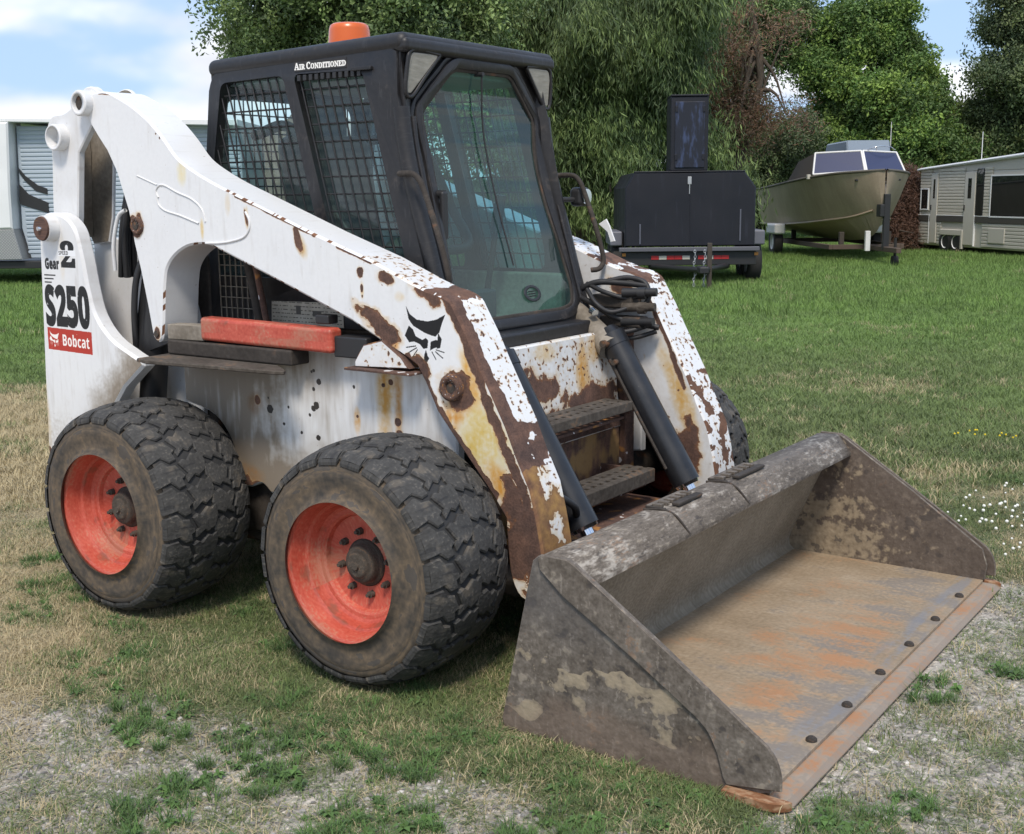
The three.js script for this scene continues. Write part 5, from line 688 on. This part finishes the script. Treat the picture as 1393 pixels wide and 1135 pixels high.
{
  const willow = leafClump(30, 0.17, 0.013, 0.34, 0.95, 3), round = leafClump(24, 0.10, 0.026, 0.24, 0.35, 5), small = leafClump(26, 0.095, 0.025, 0.24, 0.25, 7), dead = leafClump(16, 0.14, 0.012, 0.30, 0.3, 9);
  const G1 = (p, R, nz) => R() < 0.3 + nz ? [0.20, 0.28, 0.085] : [0.098, 0.155, 0.050], G2 = (p, R, nz) => R() < 0.3 + nz ? [0.20, 0.30, 0.05] : [0.10, 0.185, 0.035], G3 = (p, R, nz) => R() < 0.3 + nz ? [0.125, 0.165, 0.05] : [0.07, 0.11, 0.035], BR = (p, R) => R() < 0.45 ? [0.27, 0.15, 0.085] : R() < 0.4 ? [0.14, 0.18, 0.06] : [0.18, 0.115, 0.07];
  const grp = 'trees behind the parked trailers'; void grp;
  tree('willow_tree', 'big dark willow with hanging strands behind the black trailer', null, camPt(26, 1.6), { trunk: [0.4, 6], seed: 21, n: 12000, geo: willow, hang: 1, gap: 0.0, limbs: 14, lobes: [[0, 5.0, 0, 2.5, 2.0], [-1.9, 4.2, 0.3, 1.9, 1.7], [1.3, 4.2, -0.2, 1.7, 1.6], [-0.5, 2.7, 0.6, 1.6, 1.4], [-0.9, 1.7, 0.8, 1.0, 1.2], [1.0, 2.5, 0.2, 1.3, 1.4], [2.4, 5.6, 0.2, 1.3, 1.1], [-3.0, 5.4, 0, 1.8, 1.3], [0.4, 1.6, -1.2, 2.2, 1.4]], tone: G1 });
  tree('leafy_tree', 'dark leafy tree rising behind the loader cab and beacon', null, camPt(23, -3.2), { trunk: [0.28, 4.6], seed: 33, n: 9000, geo: round, gap: 0.05, limbs: 12, lobes: [[0.6, 4.6, 0, 2.2, 1.1], [-0.6, 4.5, 0.2, 1.3, 0.75], [-1.4, 4.3, 0.1, 0.75, 0.42], [2.0, 4.3, 0, 1.5, 1.4], [2.2, 2.8, 0, 1.4, 1.4], [0.4, 5.6, 0, 2.0, 0.9]], tone: G1 });
  tree('dead_tree', 'half dead tree with rusty brown foliage between willow and green maple', null, camPt(27, 5.2), { trunk: [0.16, 5.6], seed: 45, n: 1300, geo: dead, gap: 0.05, clumpR: 0.3, limbs: 34, scale: 0.9, lobes: [[0, 3.7, 0, 1.0, 1.2], [-0.6, 2.8, 0.3, 0.9, 0.7], [0.4, 2.9, 0, 0.8, 0.6], [0.3, 4.9, 0, 0.8, 0.7], [-0.9, 3.6, 0, 0.6, 0.6]], tone: BR });
  tree('leafy_tree', 'dark green tree seen through the branches of the dead tree', null, camPt(40, 6.6), { trunk: [0.3, 6], seed: 52, n: 9000, geo: round, gap: -0.05, limbs: 10, scale: 1.3, lobes: [[-1, 6.0, 0, 2.4, 2.0], [1.2, 6.6, 0, 2.2, 1.6], [-2.6, 4.6, 0, 1.6, 1.6], [0.4, 3.4, 0, 1.6, 1.2], [1.6, 2.0, 0, 1.6, 1.4]], tone: G1 });
  tree('maple_tree', 'bright green maple with pointed top above the boat', null, camPt(38, 11.2), { trunk: [0.28, 5.6], seed: 63, n: 15000, geo: small, gap: -0.14, limbs: 14, scale: 1.25, lobes: [[0.1, 3.4, 0, 2.1, 1.6], [0.2, 4.8, 0, 1.3, 1.2], [0.3, 6.2, 0, 0.5, 0.9], [-1.3, 4.8, 0.2, 0.9, 1.1], [1.3, 4.3, 0, 0.9, 1.0], [-1.4, 2.6, 0.4, 1.2, 1.1], [1.4, 2.2, 0.3, 1.3, 1.1], [-0.9, 6.0, 0, 0.5, 0.9], [1.9, 3.0, 0, 0.8, 0.8]], tone: G2 });
  tree('leafy_tree', 'tall dark tree rising above the cream camper with brown stripe', null, camPt(37, 15.4), { trunk: [0.3, 6], seed: 74, n: 12000, geo: round, gap: -0.1, limbs: 12, scale: 1.2, lobes: [[0.4, 4.6, 0, 2.0, 1.7], [0.6, 6.6, 0, 1.7, 1.5], [-0.9, 3.2, 0, 1.4, 1.3], [-0.5, 5.6, 0, 1.0, 0.8], [1.8, 3.4, 0, 1.8, 1.6], [0, 2.2, 0, 1.8, 1.2]], tone: G3 });
  tree('leafy_tree', 'low dim tree filling the gap between maple and camper', null, camPt(44, 15.2), { trunk: [0.25, 4], seed: 85, n: 6000, geo: round, gap: -0.05, limbs: 8, scale: 1.4, lobes: [[-0.8, 3.0, 0, 1.8, 1.5], [0.8, 2.2, 0, 1.8, 1.3], [-1.8, 2.0, 0, 1.6, 1.2]], tone: G3 });
  tree('leafy_tree', 'pale green young tree behind the stern of the boat', null, camPt(36, 7.9), { trunk: [0.14, 3], seed: 96, n: 3000, geo: round, gap: 0.0, limbs: 8, scale: 0.9, lobes: [[0, 2.5, 0, 1.2, 0.9], [-0.9, 1.5, 0, 0.9, 0.8], [0.9, 1.6, 0, 0.8, 0.8]], tone: (p, R) => R() < 0.4 ? [0.13, 0.17, 0.06] : [0.07, 0.11, 0.035] });
  // low far hedge that closes the horizon
  const R = rng(120), list = []; for (let i = 0; i < 9000; i++) { const D = 46 + R() * 10, l = (R() * 2 - 1) * 32, [x, z] = camPt(D, l), h = 1.7 + 0.9 * fb(l * 0.35, 3, 3, 77); const y = R() * h, v = 0.7 + 0.6 * R(); list.push([x, y, z, R() * 6.28, 2.2, 0.05 * v, 0.082 * v, 0.026 * v, R() * 6, R() * 6]); }
  scatter('far_hedge', leafClump(24, 0.16, 0.045, 0.3, 0.1, 11), foliage, list, { kind: 'stuff', label: 'far dark hedgerow closing the edge of the field', category: 'hedge' });
  const bp = thing('brush_pile', 'tall heap of dry brown brush between boat and camper', 'brush pile', [camPt(30.5, 9.75)[0], 0, camPt(30.5, 9.75)[1]]), bl = [], tw = [];
  for (let i = 0; i < 2600; i++) { const a = R() * 6.283, h = R(), r = (0.75 - 0.5 * h) * Math.sqrt(R()); const v = 0.7 + 0.6 * R(); bl.push([Math.cos(a) * r, h * 1.9, Math.sin(a) * r, R() * 6.28, 0.8, 0.15 * v, 0.075 * v, 0.045 * v, R() * 6, R() * 6]); }
  for (let i = 0; i < 90; i++) { const a = R() * 6.28, r = 0.8 * R(), y = 1.4 * R() * (1 - r * 0.6); tw.push(rod([Math.cos(a) * r, y, Math.sin(a) * r], [Math.cos(a) * r + (R() - 0.5) * 1.1, Math.max(0.02, y + (R() - 0.5) * 0.7), Math.sin(a) * r + (R() - 0.5) * 1.1], 0.02, 0.008, 5, false)); }
  mesh('twigs', join(tw), barkM, bp); scatter('dry_leaves', dead, foliage, bl, { kind: 'stuff' }, bp);
}
// ---------------------------------------------------------------- parked things behind: local +x to the right, +z towards the loader's camera side
const TURN = 0.6171;
const M2 = {
  navy: texMat(bake(512, 512, 0, 0, 2, 2, (x, y, o) => { const n = fb(x * 2, y * 2, 4, 3), s = fb(x * 16, y * 1.5, 3, 9), m = fb(x * 40, y * 40, 2, 8); const v = 13 + 6 * n + 4 * m + (s > 0.2 ? 14 * sst(0.2, 0.5, s) : 0); o[0] = v; o[1] = v + 2; o[2] = v + 13; o[3] = 0.55 + 0.2 * n; }), 0.002),
  navyLitStreaks: texMat(bake(256, 512, -0.4, 1.8, 0.8, 1.2, (x, y, o) => { const n = fb(x * 9, y * 2, 4, 3), m = fb(x * 30, y * 8, 3, 9); const w = sst(-0.1, 0.4, n + 0.5 * m); o[0] = 18 + 34 * w; o[1] = 22 + 42 * w; o[2] = 36 + 58 * w; o[3] = 0.5; }, false), 0.001),  // navy with the blue-white lit streaks painted into its colour
  tyre: plain(0.022, 0.021, 0.020, 0.85), white: plain(0.72, 0.72, 0.70, 0.5), galv: plain(0.42, 0.43, 0.44, 0.45, { metalness: 0.4 }),
  hull: texMat(bake(512, 512, 0, 0, 2, 2, (x, y, o) => { const n = fb(x * 2, y * 2, 4, 13), s = fb(x * 12, y * 1.5, 3, 19), m = fb(x * 30, y * 30, 3, 18); o[0] = 164 + 14 * n + 12 * s + 8 * m; o[1] = 149 + 14 * n + 12 * s + 8 * m; o[2] = 128 + 12 * n + 10 * s + 6 * m; o[3] = 0.5; }), 0.002),
  navyGlass: new THREE.MeshPhysicalMaterial({ color: new THREE.Color().setRGB(0.035, 0.042, 0.095), roughness: 0.35, side: THREE.DoubleSide }),
  darkGlass: new THREE.MeshPhysicalMaterial({ color: new THREE.Color().setRGB(0.012, 0.014, 0.014), roughness: 0.06, clearcoat: 1 }),
  tarp: plain(0.22, 0.27, 0.33, 0.8), cream: plain(0.50, 0.47, 0.40, 0.55), siding: texMat(bake(256, 256, 0, 0, 1, 1, (x, y, o) => { const n = fb(x * 4, y * 20, 3, 3), m = fb(x * 30, y * 30, 2, 7); o[0] = 190 + 16 * n + 8 * m; o[1] = 183 + 16 * n + 8 * m; o[2] = 167 + 16 * n + 8 * m; o[3] = 0.42; }), 0.001),
  brown: plain(0.065, 0.058, 0.048, 0.6), roofW: plain(0.66, 0.67, 0.68, 0.5), redT: plain(0.42, 0.02, 0.02, 0.5), rustp: plain(0.10, 0.072, 0.055, 0.9), darkwood: plain(0.06, 0.05, 0.04, 0.9), gel: texMat(bake(256, 256, 0, 0, 2, 2, (x, y, o) => { const n = fb(x * 2, y * 2, 3, 3); o[0] = 226 + 8 * n; o[1] = 227 + 8 * n; o[2] = 228 + 8 * n; o[3] = 0.3; }), 0.001),
  greySide: plain(0.40, 0.46, 0.52, 0.45), diamond: texMat(bake(256, 256, 0, 0, 0.4, 0.4, (x, y, o) => { const u = x * 20, v = y * 20, a = Math.abs(((u + v) % 1) - 0.5), b = Math.abs(((u - v + 40) % 1) - 0.5), q = (a < 0.12 && b < 0.36) || (b < 0.12 && a < 0.36) ? 1 : 0; const t = 150 + 30 * q; o[0] = t; o[1] = t; o[2] = t; o[3] = 0.4; o[4] = 0.3 + 0.5 * q; o[5] = 0.5; }), 0.004),
};
function wheelAt(parent, x, y, z, r, w, rimMat, face = 'z') { const g = part('wheel', parent); g.position.set(x, y, z); if (face === 'x') g.rotation.y = Math.PI / 2; mesh('tyre', lathe([[r * 0.55, -w / 2], [r * 0.9, -w / 2], [r, -w * 0.32], [r, w * 0.32], [r * 0.9, w / 2], [r * 0.55, w / 2]], 28, 'z'), M2.tyre, g); mesh('rim', lathe([[0.001, w * 0.3], [r * 0.3, w * 0.32], [r * 0.45, w * 0.2], [r * 0.56, w * 0.48]], 24, 'z'), rimMat, g); mesh('rim', lathe([[0.001, -w * 0.3], [r * 0.45, -w * 0.2], [r * 0.56, -w * 0.48]], 24, 'z'), rimMat, g); return g; }
const bgAt = (D, u) => camPt(D, (u - 696.5) / 1645 * D);
// --- black trailer with a tall chute, hitch towards the loader
{
  const [x, z] = bgAt(19.6, 939), t = thing('equipment_trailer', 'dark navy equipment trailer with tall square chute and red reflectors', 'trailer', [x, 0, z], TURN - 0.02);
  const fr = [[-1.04, 0.62], [1.04, 0.62], [1.04, 1.55], [0.86, 1.79], [-0.90, 1.79], [-1.04, 1.55]];
  mesh('body', plate(fr, -2.9, 0, 0.02), [M2.navy, M2.navy], t); mesh('rim_rail', tube([[-0.90, 1.80, 0.0], [0.86, 1.80, 0.0]], 0.012, 4, 6), M2.navy, t);
  for (const [x0, y0, y1] of [[-0.80, 0.66, 0.98], [0.80, 0.70, 1.2]]) mesh('stake_rib', box(x0 - 0.012, x0 + 0.012, y0, y1, 0.003, 0.016, 0.004), plain(0.09, 0.095, 0.12, 0.5), t);
  for (const x0 of [-0.24, 0.19]) for (const y0 of [1.98, 2.72]) mesh('hinge', box(x0 - 0.02, x0 + 0.02, y0, y0 + 0.09, 0.001, 0.014, 0.004), M2.navy, t);
  mesh('latch', [box(-0.05, 0.01, 1.60, 1.72, 0.003, 0.022, 0.005), rod([-0.02, 1.45, 0.018], [-0.02, 1.64, 0.018], 0.008, 0.008, 6)], M2.galv, t); mesh('panel_seam', box(-0.009, 0.009, 0.64, 1.44, 0.002, 0.008, 0.002), M2.navy, t);
  mesh('deck_rail', box(-1.14, 1.10, 0.545, 0.612, 0.02, 0.12, 0.01), plain(0.10, 0.10, 0.115, 0.45), t); mesh('cross_member', box(-1.10, 1.06, 0.32, 0.54, -0.06, 0.03, 0.01), M.blackPlain, t);
  mesh('chute', box(-0.33, 0.27, 1.80, 2.97, -0.6, -0.02, 0.03), M2.navy, t); mesh('chute_door', box(-0.26, 0.21, 1.86, 2.88, -0.018, 0.0, 0.01), M2.navyLitStreaks, t); mesh('chute_hinge', box(-0.33, 0.27, 2.965, 2.99, -0.62, 0.0, 0.006), M2.navy, t);
  for (const s of [-1, 1]) { mesh('fender', box(s * 1.16 - 0.10, s * 1.16 + 0.10, 0.62, 0.86, -1.6, -0.3, 0.03), plain(0.13, 0.135, 0.16, 0.5), t); for (const d of [-0.65, -1.35]) wheelAt(t, s * 1.12, 0.34, d, 0.34, 0.22, M2.galv, 'x'); mesh('marker_lamp', box(s * 1.06 - 0.03, s * 1.06 + 0.03, 0.47, 0.52, 0.032, 0.05, 0.005), plain(0.5, 0.2, 0.03, 0.4), t); }
  for (let i = 0; i < 10; i++) { const x0 = -0.62 + i * 0.125; if (i === 5) continue; mesh('reflector_strip', box(x0, x0 + 0.12, 0.415, 0.475, 0.032, 0.038, 0.001), i % 3 === 1 ? M2.cream : M2.redT, t); }
  mesh('drawbar', [rod([-0.62, 0.30, -0.08], [-0.03, 0.33, 1.45], 0.045, 0.045, 8), rod([0.62, 0.30, -0.08], [0.03, 0.33, 1.45], 0.045, 0.045, 8), box(-0.07, 0.07, 0.29, 0.39, 1.35, 1.75, 0.02)], M.blackPlain, t);
  mesh('jack', [box(0.115, 0.185, 0.02, 0.72, 1.15, 1.22, 0.01), box(0.06, 0.24, 0.0, 0.02, 1.1, 1.28, 0.004)], M2.darkwood, t);
  for (const s of [-0.09, 0.06]) { const ch = []; for (let i = 0; i < 13; i++) { const g = new THREE.TorusGeometry(0.022, 0.007, 5, 10); g.scale(0.7, 1, 1); g.rotateY(i % 2 ? Math.PI / 2 : 0); g.translate(s + 0.012 * Math.sin(i), 0.60 - i * 0.042, 1.30 + 0.02 * Math.cos(i * 1.7)); ch.push(boxUV(g.toNonIndexed())); } mesh('safety_chain', join(ch), M2.galv, t); }
}
// --- boat on its trailer
{
  const [x, z] = bgAt(24.6, 1200), b = thing('motor_boat', 'old khaki aluminium cabin boat raised on a trailer, bow facing the yard', 'boat', [x, 0.02, z], TURN - Math.PI / 2 + 0.04);
  // hull: local -x runs aft; stations [x, half beam at sheer, sheer y, half beam at chine, chine y, keel y]
  const S0 = [[0, 0.02, 1.84, 0.01, 1.22, 1.00], [-0.35, 0.40, 1.82, 0.10, 1.05, 0.66], [-0.9, 0.78, 1.79, 0.36, 0.92, 0.48], [-1.8, 1.08, 1.72, 0.74, 0.82, 0.40], [-3.0, 1.20, 1.64, 0.96, 0.74, 0.38], [-4.4, 1.22, 1.56, 1.02, 0.70, 0.38], [-6.0, 1.16, 1.50, 1.02, 0.68, 0.40]];
  const S = []; for (let i = 0; i + 1 < S0.length; i++) for (let k = 0; k < 4; k++) S.push(S0[i].map((_, c) => { const P0 = S0[Math.max(0, i - 1)][c], P1 = S0[i][c], P2 = S0[i + 1][c], P3 = S0[Math.min(S0.length - 1, i + 2)][c], t = k / 4; return i === 0 ? lerp(P1, P2, c === 1 || c === 3 ? Math.pow(t, 0.8) : t) : 0.5 * (2 * P1 + (P2 - P0) * t + (2 * P0 - 5 * P1 + 4 * P2 - P3) * t * t + (3 * P1 - P0 - 3 * P2 + P3) * t * t * t); })); S.push(S0[6]);
  const P = [], ring = q => [[q[0], q[2], q[1]], [q[0], lerp(q[2], q[4], 0.5), lerp(q[1], q[3], 0.45)], [q[0], q[4], q[3]], [q[0], q[5], 0], [q[0], q[4], -q[3]], [q[0], lerp(q[2], q[4], 0.5), -lerp(q[1], q[3], 0.45)], [q[0], q[2], -q[1]]];
  for (let i = 0; i + 1 < S.length; i++) { const A = ring(S[i]), B = ring(S[i + 1]); for (let k = 0; k < 6; k++) P.push(...A[k], ...B[k], ...B[k + 1], ...A[k], ...B[k + 1], ...A[k + 1]); }
  const T = ring(S[S.length - 1]); for (let k = 1; k < 6; k++) P.push(...T[0], ...T[k], ...T[k + 1]);
  const g = new THREE.BufferGeometry(); g.setAttribute('position', new THREE.Float32BufferAttribute(P, 3)); g.computeVertexNormals(); g.setAttribute('uv', new THREE.BufferAttribute(new Float32Array(P.length / 3 * 2), 2)); mesh('hull', boxUV(toCreasedNormals(g, 0.35)), M2.hull, b);
  const D = []; for (let i = 0; i < 12; i++) { const q = S[i], r = S[i + 1]; D.push(q[0], q[2] + 0.01, q[1], r[0], r[2] + 0.01, r[1], r[0], r[2] + 0.01, -r[1], q[0], q[2] + 0.01, q[1], r[0], r[2] + 0.01, -r[1], q[0], q[2] + 0.01, -q[1]); } const dg = new THREE.BufferGeometry(); dg.setAttribute('position', new THREE.Float32BufferAttribute(D, 3)); dg.computeVertexNormals(); mesh('fore_deck', boxUV(dg), M2.hull, b);
  for (const s of [1, -1]) { mesh('gunwale', tube(S0.map(q => [q[0], q[2] + 0.01, s * q[1]]), 0.028, 40, 6), plain(0.10, 0.09, 0.07, 0.7), b); mesh('chine_rail', tube(S0.slice(1).map(q => [q[0], q[4], s * (q[3] + 0.012)]), 0.022, 40, 6), M2.hull, b); }
  const ws = (a, bq, c, d, m, n) => { const p = [...a, ...bq, ...c, ...a, ...c, ...d], q = new THREE.BufferGeometry(); q.setAttribute('position', new THREE.Float32BufferAttribute(p, 3)); q.computeVertexNormals(); mesh(n, boxUV(q), m, b); };
  const f = [[-1.25, 1.86, 0.02], [-1.65, 1.80, 1.0], [-1.95, 2.25, 0.88], [-1.55, 2.28, 0.02]];
  for (const s of [1, -1]) { const q = f.map(([x0, y0, z0]) => [x0, y0, z0 * s]); ws(...q, M2.navyGlass, 'windshield_pane'); for (let i = 0; i < 4; i++) mesh('windshield_frame', rod(q[i], q[(i + 1) % 4], 0.022, 0.022, 6), M2.white, b);
    ws([-1.66, 1.79, s * 1.01], [-3.4, 1.66, s * 1.08], [-3.0, 2.1, s * 0.95], [-1.96, 2.25, s * 0.89], M2.darkwood, 'cabin_side'); }
  mesh('canopy', plate([[-2.05, 2.20], [-2.15, 2.52], [-3.6, 2.50], [-3.9, 2.0], [-3.4, 1.7], [-2.6, 1.8]], -0.80, 0.15, 0.03), [M2.tarp, M2.tarp], b);
  mesh('bow_rail', [tube([[-1.6, 2.30, -0.1], [-1.5, 2.36, -0.3], [-1.6, 2.36, -0.6], [-1.8, 2.30, -0.8]], 0.011, 30, 6), rod([-1.5, 2.36, -0.3], [-1.55, 2.28, -0.3], 0.009, 0.009, 6)], M.chrome, b); mesh('cleat', box(-1.75, -1.65, 1.70, 1.80, 1.05, 1.12, 0.01), M2.cream, b); mesh('antenna', rod([-2.1, 2.4, -0.8], [-2.1, 2.9, -0.8], 0.008, 0.006, 6), M2.white, b);
  for (const s of [1, -1]) mesh('fairlead', box(-0.52, -0.44, 1.64, 1.68, s * 0.44 - 0.02, s * 0.44 + 0.03, 0.005), M.blackPlain, b);
  const tr = thing('boat_trailer', 'rusty boat trailer with white fenders under the khaki boat', 'trailer', [x, 0, z], TURN - Math.PI / 2 + 0.04);
  mesh('frame', [box(-6.0, -1.0, 0.26, 0.36, 0.72, 0.80, 0.01), box(-6.0, -1.0, 0.26, 0.36, -0.80, -0.72, 0.01), box(-1.08, -1.0, 0.26, 0.36, -0.72, 0.72, 0.01), box(-5.0, -4.9, 0.26, 0.36, -0.72, 0.72, 0.01), box(-1.0, 0.9, 0.26, 0.36, -0.05, 0.05, 0.01)], M2.rustp, tr);
  mesh('winch_post', [box(0.06, 0.16, 0.30, 1.40, -0.06, 0.06, 0.01), box(-0.04, 0.2, 0.95, 1.2, 0.065, 0.16, 0.02)], M.blackPlain, tr); for (const s of [1, -1]) { wheelAt(tr, -4.0, 0.32, s * 1.15, 0.32, 0.2, M2.white); mesh('fender', box(-4.4, -3.6, 0.5, 0.74, s * 1.16 - 0.13, s * 1.16 + 0.13, 0.05), M2.white, tr); if (s > 0) mesh('guide_post', box(-0.45, -0.36, 0.25, 0.66, 0.14, 0.24, 0.01), M2.white, tr); for (const q of [-1.2, -4.9]) mesh('bunk_post', box(q, q + 0.1, 0.36, 0.62, s * 0.5 - 0.05, s * 0.5 + 0.05, 0.01), M2.darkwood, tr); }
  mesh('jockey_wheel', [rod([0.55, 0.05, -0.05], [0.55, 0.55, -0.05], 0.03, 0.03, 8), rod([0.55, 0.1, -0.1], [0.55, 0.1, 0.0], 0.1, 0.1, 16)], M2.tyre, tr);
}
// --- camper on the right: ribbed side, dark stripe, twin axle
{
  const A = bgAt(30, 1245), B = bgAt(25.7, 1393), dx = B[0] - A[0], dz = B[1] - A[1], L = Math.hypot(dx, dz), ang = Math.atan2(-dz, dx);
  const c = thing('camper_trailer', 'cream camper trailer with ribbed siding, dark stripe and twin axles', 'camper', [A[0], 0, A[1]], ang);
  const len = 8.2, H0 = 0.16, top = x => 1.94 + 0.050 * x, wallM = M2.siding, q = part('wall', c);
  mesh('panel', box(0, len, H0, 1.88, -2.2, -0.03, 0.03), M2.cream, q);
  mesh('panel_upper', plate([[0, 1.88], [len, 1.88], [len, top(len)], [0, top(0)]], -2.2, -0.03, 0.01), [M2.cream, M2.cream], q);
  const skip = [[0.55, 0.84], [1.98, 2.40], [2.42, 2.70]];
  for (let i = 0; i < 15; i++) { const y = 0.88 + i * 0.072; for (const [a, bb] of [[0.04, 0.10], [0.46, 0.54], [0.86, 1.95], [2.72, 3.02], [4.6, len]]) { if (a < 0.6 && (y > 1.02 && y < 1.50)) { if (a > 0.3) continue; } mesh('siding_board', box(a, bb, y, y + 0.064, -0.032, -0.004, 0.012), wallM, q); } } void skip;
  for (let i = 0; i < 6; i++) mesh('siding_board', box(0.10, 0.46, 1.52 + i * 0.072, 1.584 + i * 0.072, -0.032, -0.004, 0.012), wallM, q);
  for (let i = 0; i < 7; i++) for (const [a, bb] of [[0.04, 0.50], [0.86, 1.05], [2.72, len]]) mesh('siding_board', box(a, bb, 0.20 + i * 0.075, 0.266 + i * 0.075, -0.032, -0.004, 0.012), M2.cream, q);
  mesh('stripe', box(0.02, len, 0.73, 0.86, -0.03, 0.006, 0.004), M2.brown, q); mesh('trim', box(0.0, len, 0.87, 0.885, -0.03, 0.004, 0.003), M2.white, q); mesh('trim', box(0.51, 0.53, 0.2, 0.9, -0.03, 0.012, 0.003), M2.white, q); mesh('trim', box(2.41, 2.43, 0.2, 0.9, -0.03, 0.012, 0.003), M2.white, q);
  for (const [a, bb, y0, y1, w, f] of [[0.12, 0.42, 1.02, 1.48, 1, 1], [2.44, 2.70, 0.885, 1.93, 0, 0], [3.02, 4.6, 0.885, 1.75, 1, 1]]) { const wn = part('window', c); mesh('pane', box(a, bb, y0, y1, -0.02, 0.004, 0.004), M2.darkGlass, wn); if (f) { mesh('frame', [box(a - 0.03, bb + 0.03, y0 - 0.03, y0, -0.02, 0.012, 0.003), box(a - 0.03, bb + 0.03, y1, y1 + 0.03, -0.02, 0.012, 0.003), box(a - 0.03, a, y0, y1, -0.02, 0.012, 0.003), box(bb, bb + 0.03, y0, y1, -0.02, 0.012, 0.003)], M2.white, wn); } void w; }
  for (const [a, bb, wa, wb] of [[0.56, 0.84, 0.66, 0.74], [1.98, 2.40, 2.12, 2.26]]) { const d = part('door', c); mesh('leaf', box(a, bb, 0.22, 1.86, -0.03, 0.010, 0.01), M2.cream, d); mesh('pane', box(wa, wb, 1.27, 1.72, 0.008, 0.014, 0.003), M2.darkGlass, d); mesh('handle', box(a + 0.02, a + 0.05, 1.0, 1.12, 0.010, 0.03, 0.004), M.blackPlain, d); }
  mesh('roof', plate([[-0.08, 1.925], [len, top(len) - 0.01], [len, top(len) + 0.09], [0.4, top(0) + 0.07], [0.1, 1.99], [-0.08, 1.965]], -2.3, 0.06, 0.03), [M2.roofW, M2.roofW], c); mesh('antenna', rod([2.1, 2.05, -0.3], [2.1, 2.75, -0.3], 0.01, 0.008, 6), M2.white, c); mesh('roof_vent', box(1.7, 2.0, 2.06, 2.17, -1.0, -0.6, 0.03), M2.white, c);
  mesh('wheel_arch', [box(1.05, 1.95, 0.42, 0.56, -0.03, 0.03, 0.02), box(1.93, 2.0, 0.12, 0.56, -0.03, 0.03, 0.01)], M2.cream, c); mesh('wheel_well', box(1.08, 1.92, 0.15, 0.44, -0.02, 0.0, 0.005), M.blackPlain, c);
  for (const w of [1.28, 1.72]) wheelAt(c, w, 0.27, -0.08, 0.27, 0.2, M2.white); mesh('chassis', box(0.1, len, 0.05, 0.155, -2.0, -0.3, 0.01), M.blackPlain, c); mesh('hatch', box(3.0, 3.6, 0.3, 0.62, -0.03, 0.012, 0.006), M2.cream, c);
}
// --- camper on the left: smooth white front over tread plate, grey ribbed flank with dark swooshes
{
  const [x, z] = bgAt(21, 30), c = thing('travel_trailer', 'white travel trailer with grey flank and black swoosh stripes', 'camper', [x, 0, z], TURN);
  mesh('nose', plate([[-2.6, 0.95], [-0.03, 0.98], [-0.02, 1.6], [0.04, 2.77], [-2.6, 2.80]], -0.6, 0.0, 0.03), [M2.gel, M2.gel], c);
  mesh('stone_guard', plate([[-2.6, 0.42], [0.10, 0.46], [-0.02, 0.975], [-2.6, 0.945]], -0.6, -0.01, 0.01), [M2.diamond, M2.diamond], c);
  const sd = part('flank', c); mesh('wall', plate([[0.02, 0.985], [0.14, 0.47], [3.9, 0.45], [3.9, 2.66], [0.06, 2.72]], -2.4, -0.30, 0.01), [M2.greySide, M2.greySide], sd);
  for (let i = 0; i < 30; i++) { const y = 0.55 + i * 0.072; mesh('rib', box(0.10, 3.88, y, y + 0.05, -0.32, -0.285, 0.010), M2.greySide, sd); }
  const sw = (pts) => mesh('swoosh', plate(pts, -0.29, -0.272, 0.003), [M.blackPlain, M.blackPlain], sd);
  sw([[0.05, 2.02], [0.16, 1.88], [0.36, 1.72], [0.52, 1.66], [0.52, 1.56], [0.32, 1.62], [0.14, 1.80], [0.05, 1.95]]); sw([[0.04, 1.74], [0.2, 1.56], [0.52, 1.42], [0.52, 1.24], [0.2, 1.34], [0.03, 1.40]]);
  mesh('roof_cap', plate([[-2.6, 2.80], [0.06, 2.77], [3.92, 2.67], [3.92, 2.77], [0.08, 2.83], [-2.6, 2.86]], -2.4, -0.02, 0.01), [M2.gel, M2.gel], c); mesh('chassis', box(-2.5, 3.8, 0.30, 0.42, -2.3, -0.1, 0.01), M.blackPlain, c);
  for (const s of [1.3, 2.1]) wheelAt(c, s, 0.33, -0.45, 0.33, 0.22, M2.galv); mesh('marker_lamp', box(-0.42, -0.34, 2.60, 2.64, 0.0, 0.02, 0.004), plain(0.45, 0.3, 0.1, 0.4), c); mesh('lettering', box(-0.46, -0.30, 1.28, 1.32, 0.0, 0.006, 0.001), M.blackPlain, c);
}
renderer.render(scene, camera);
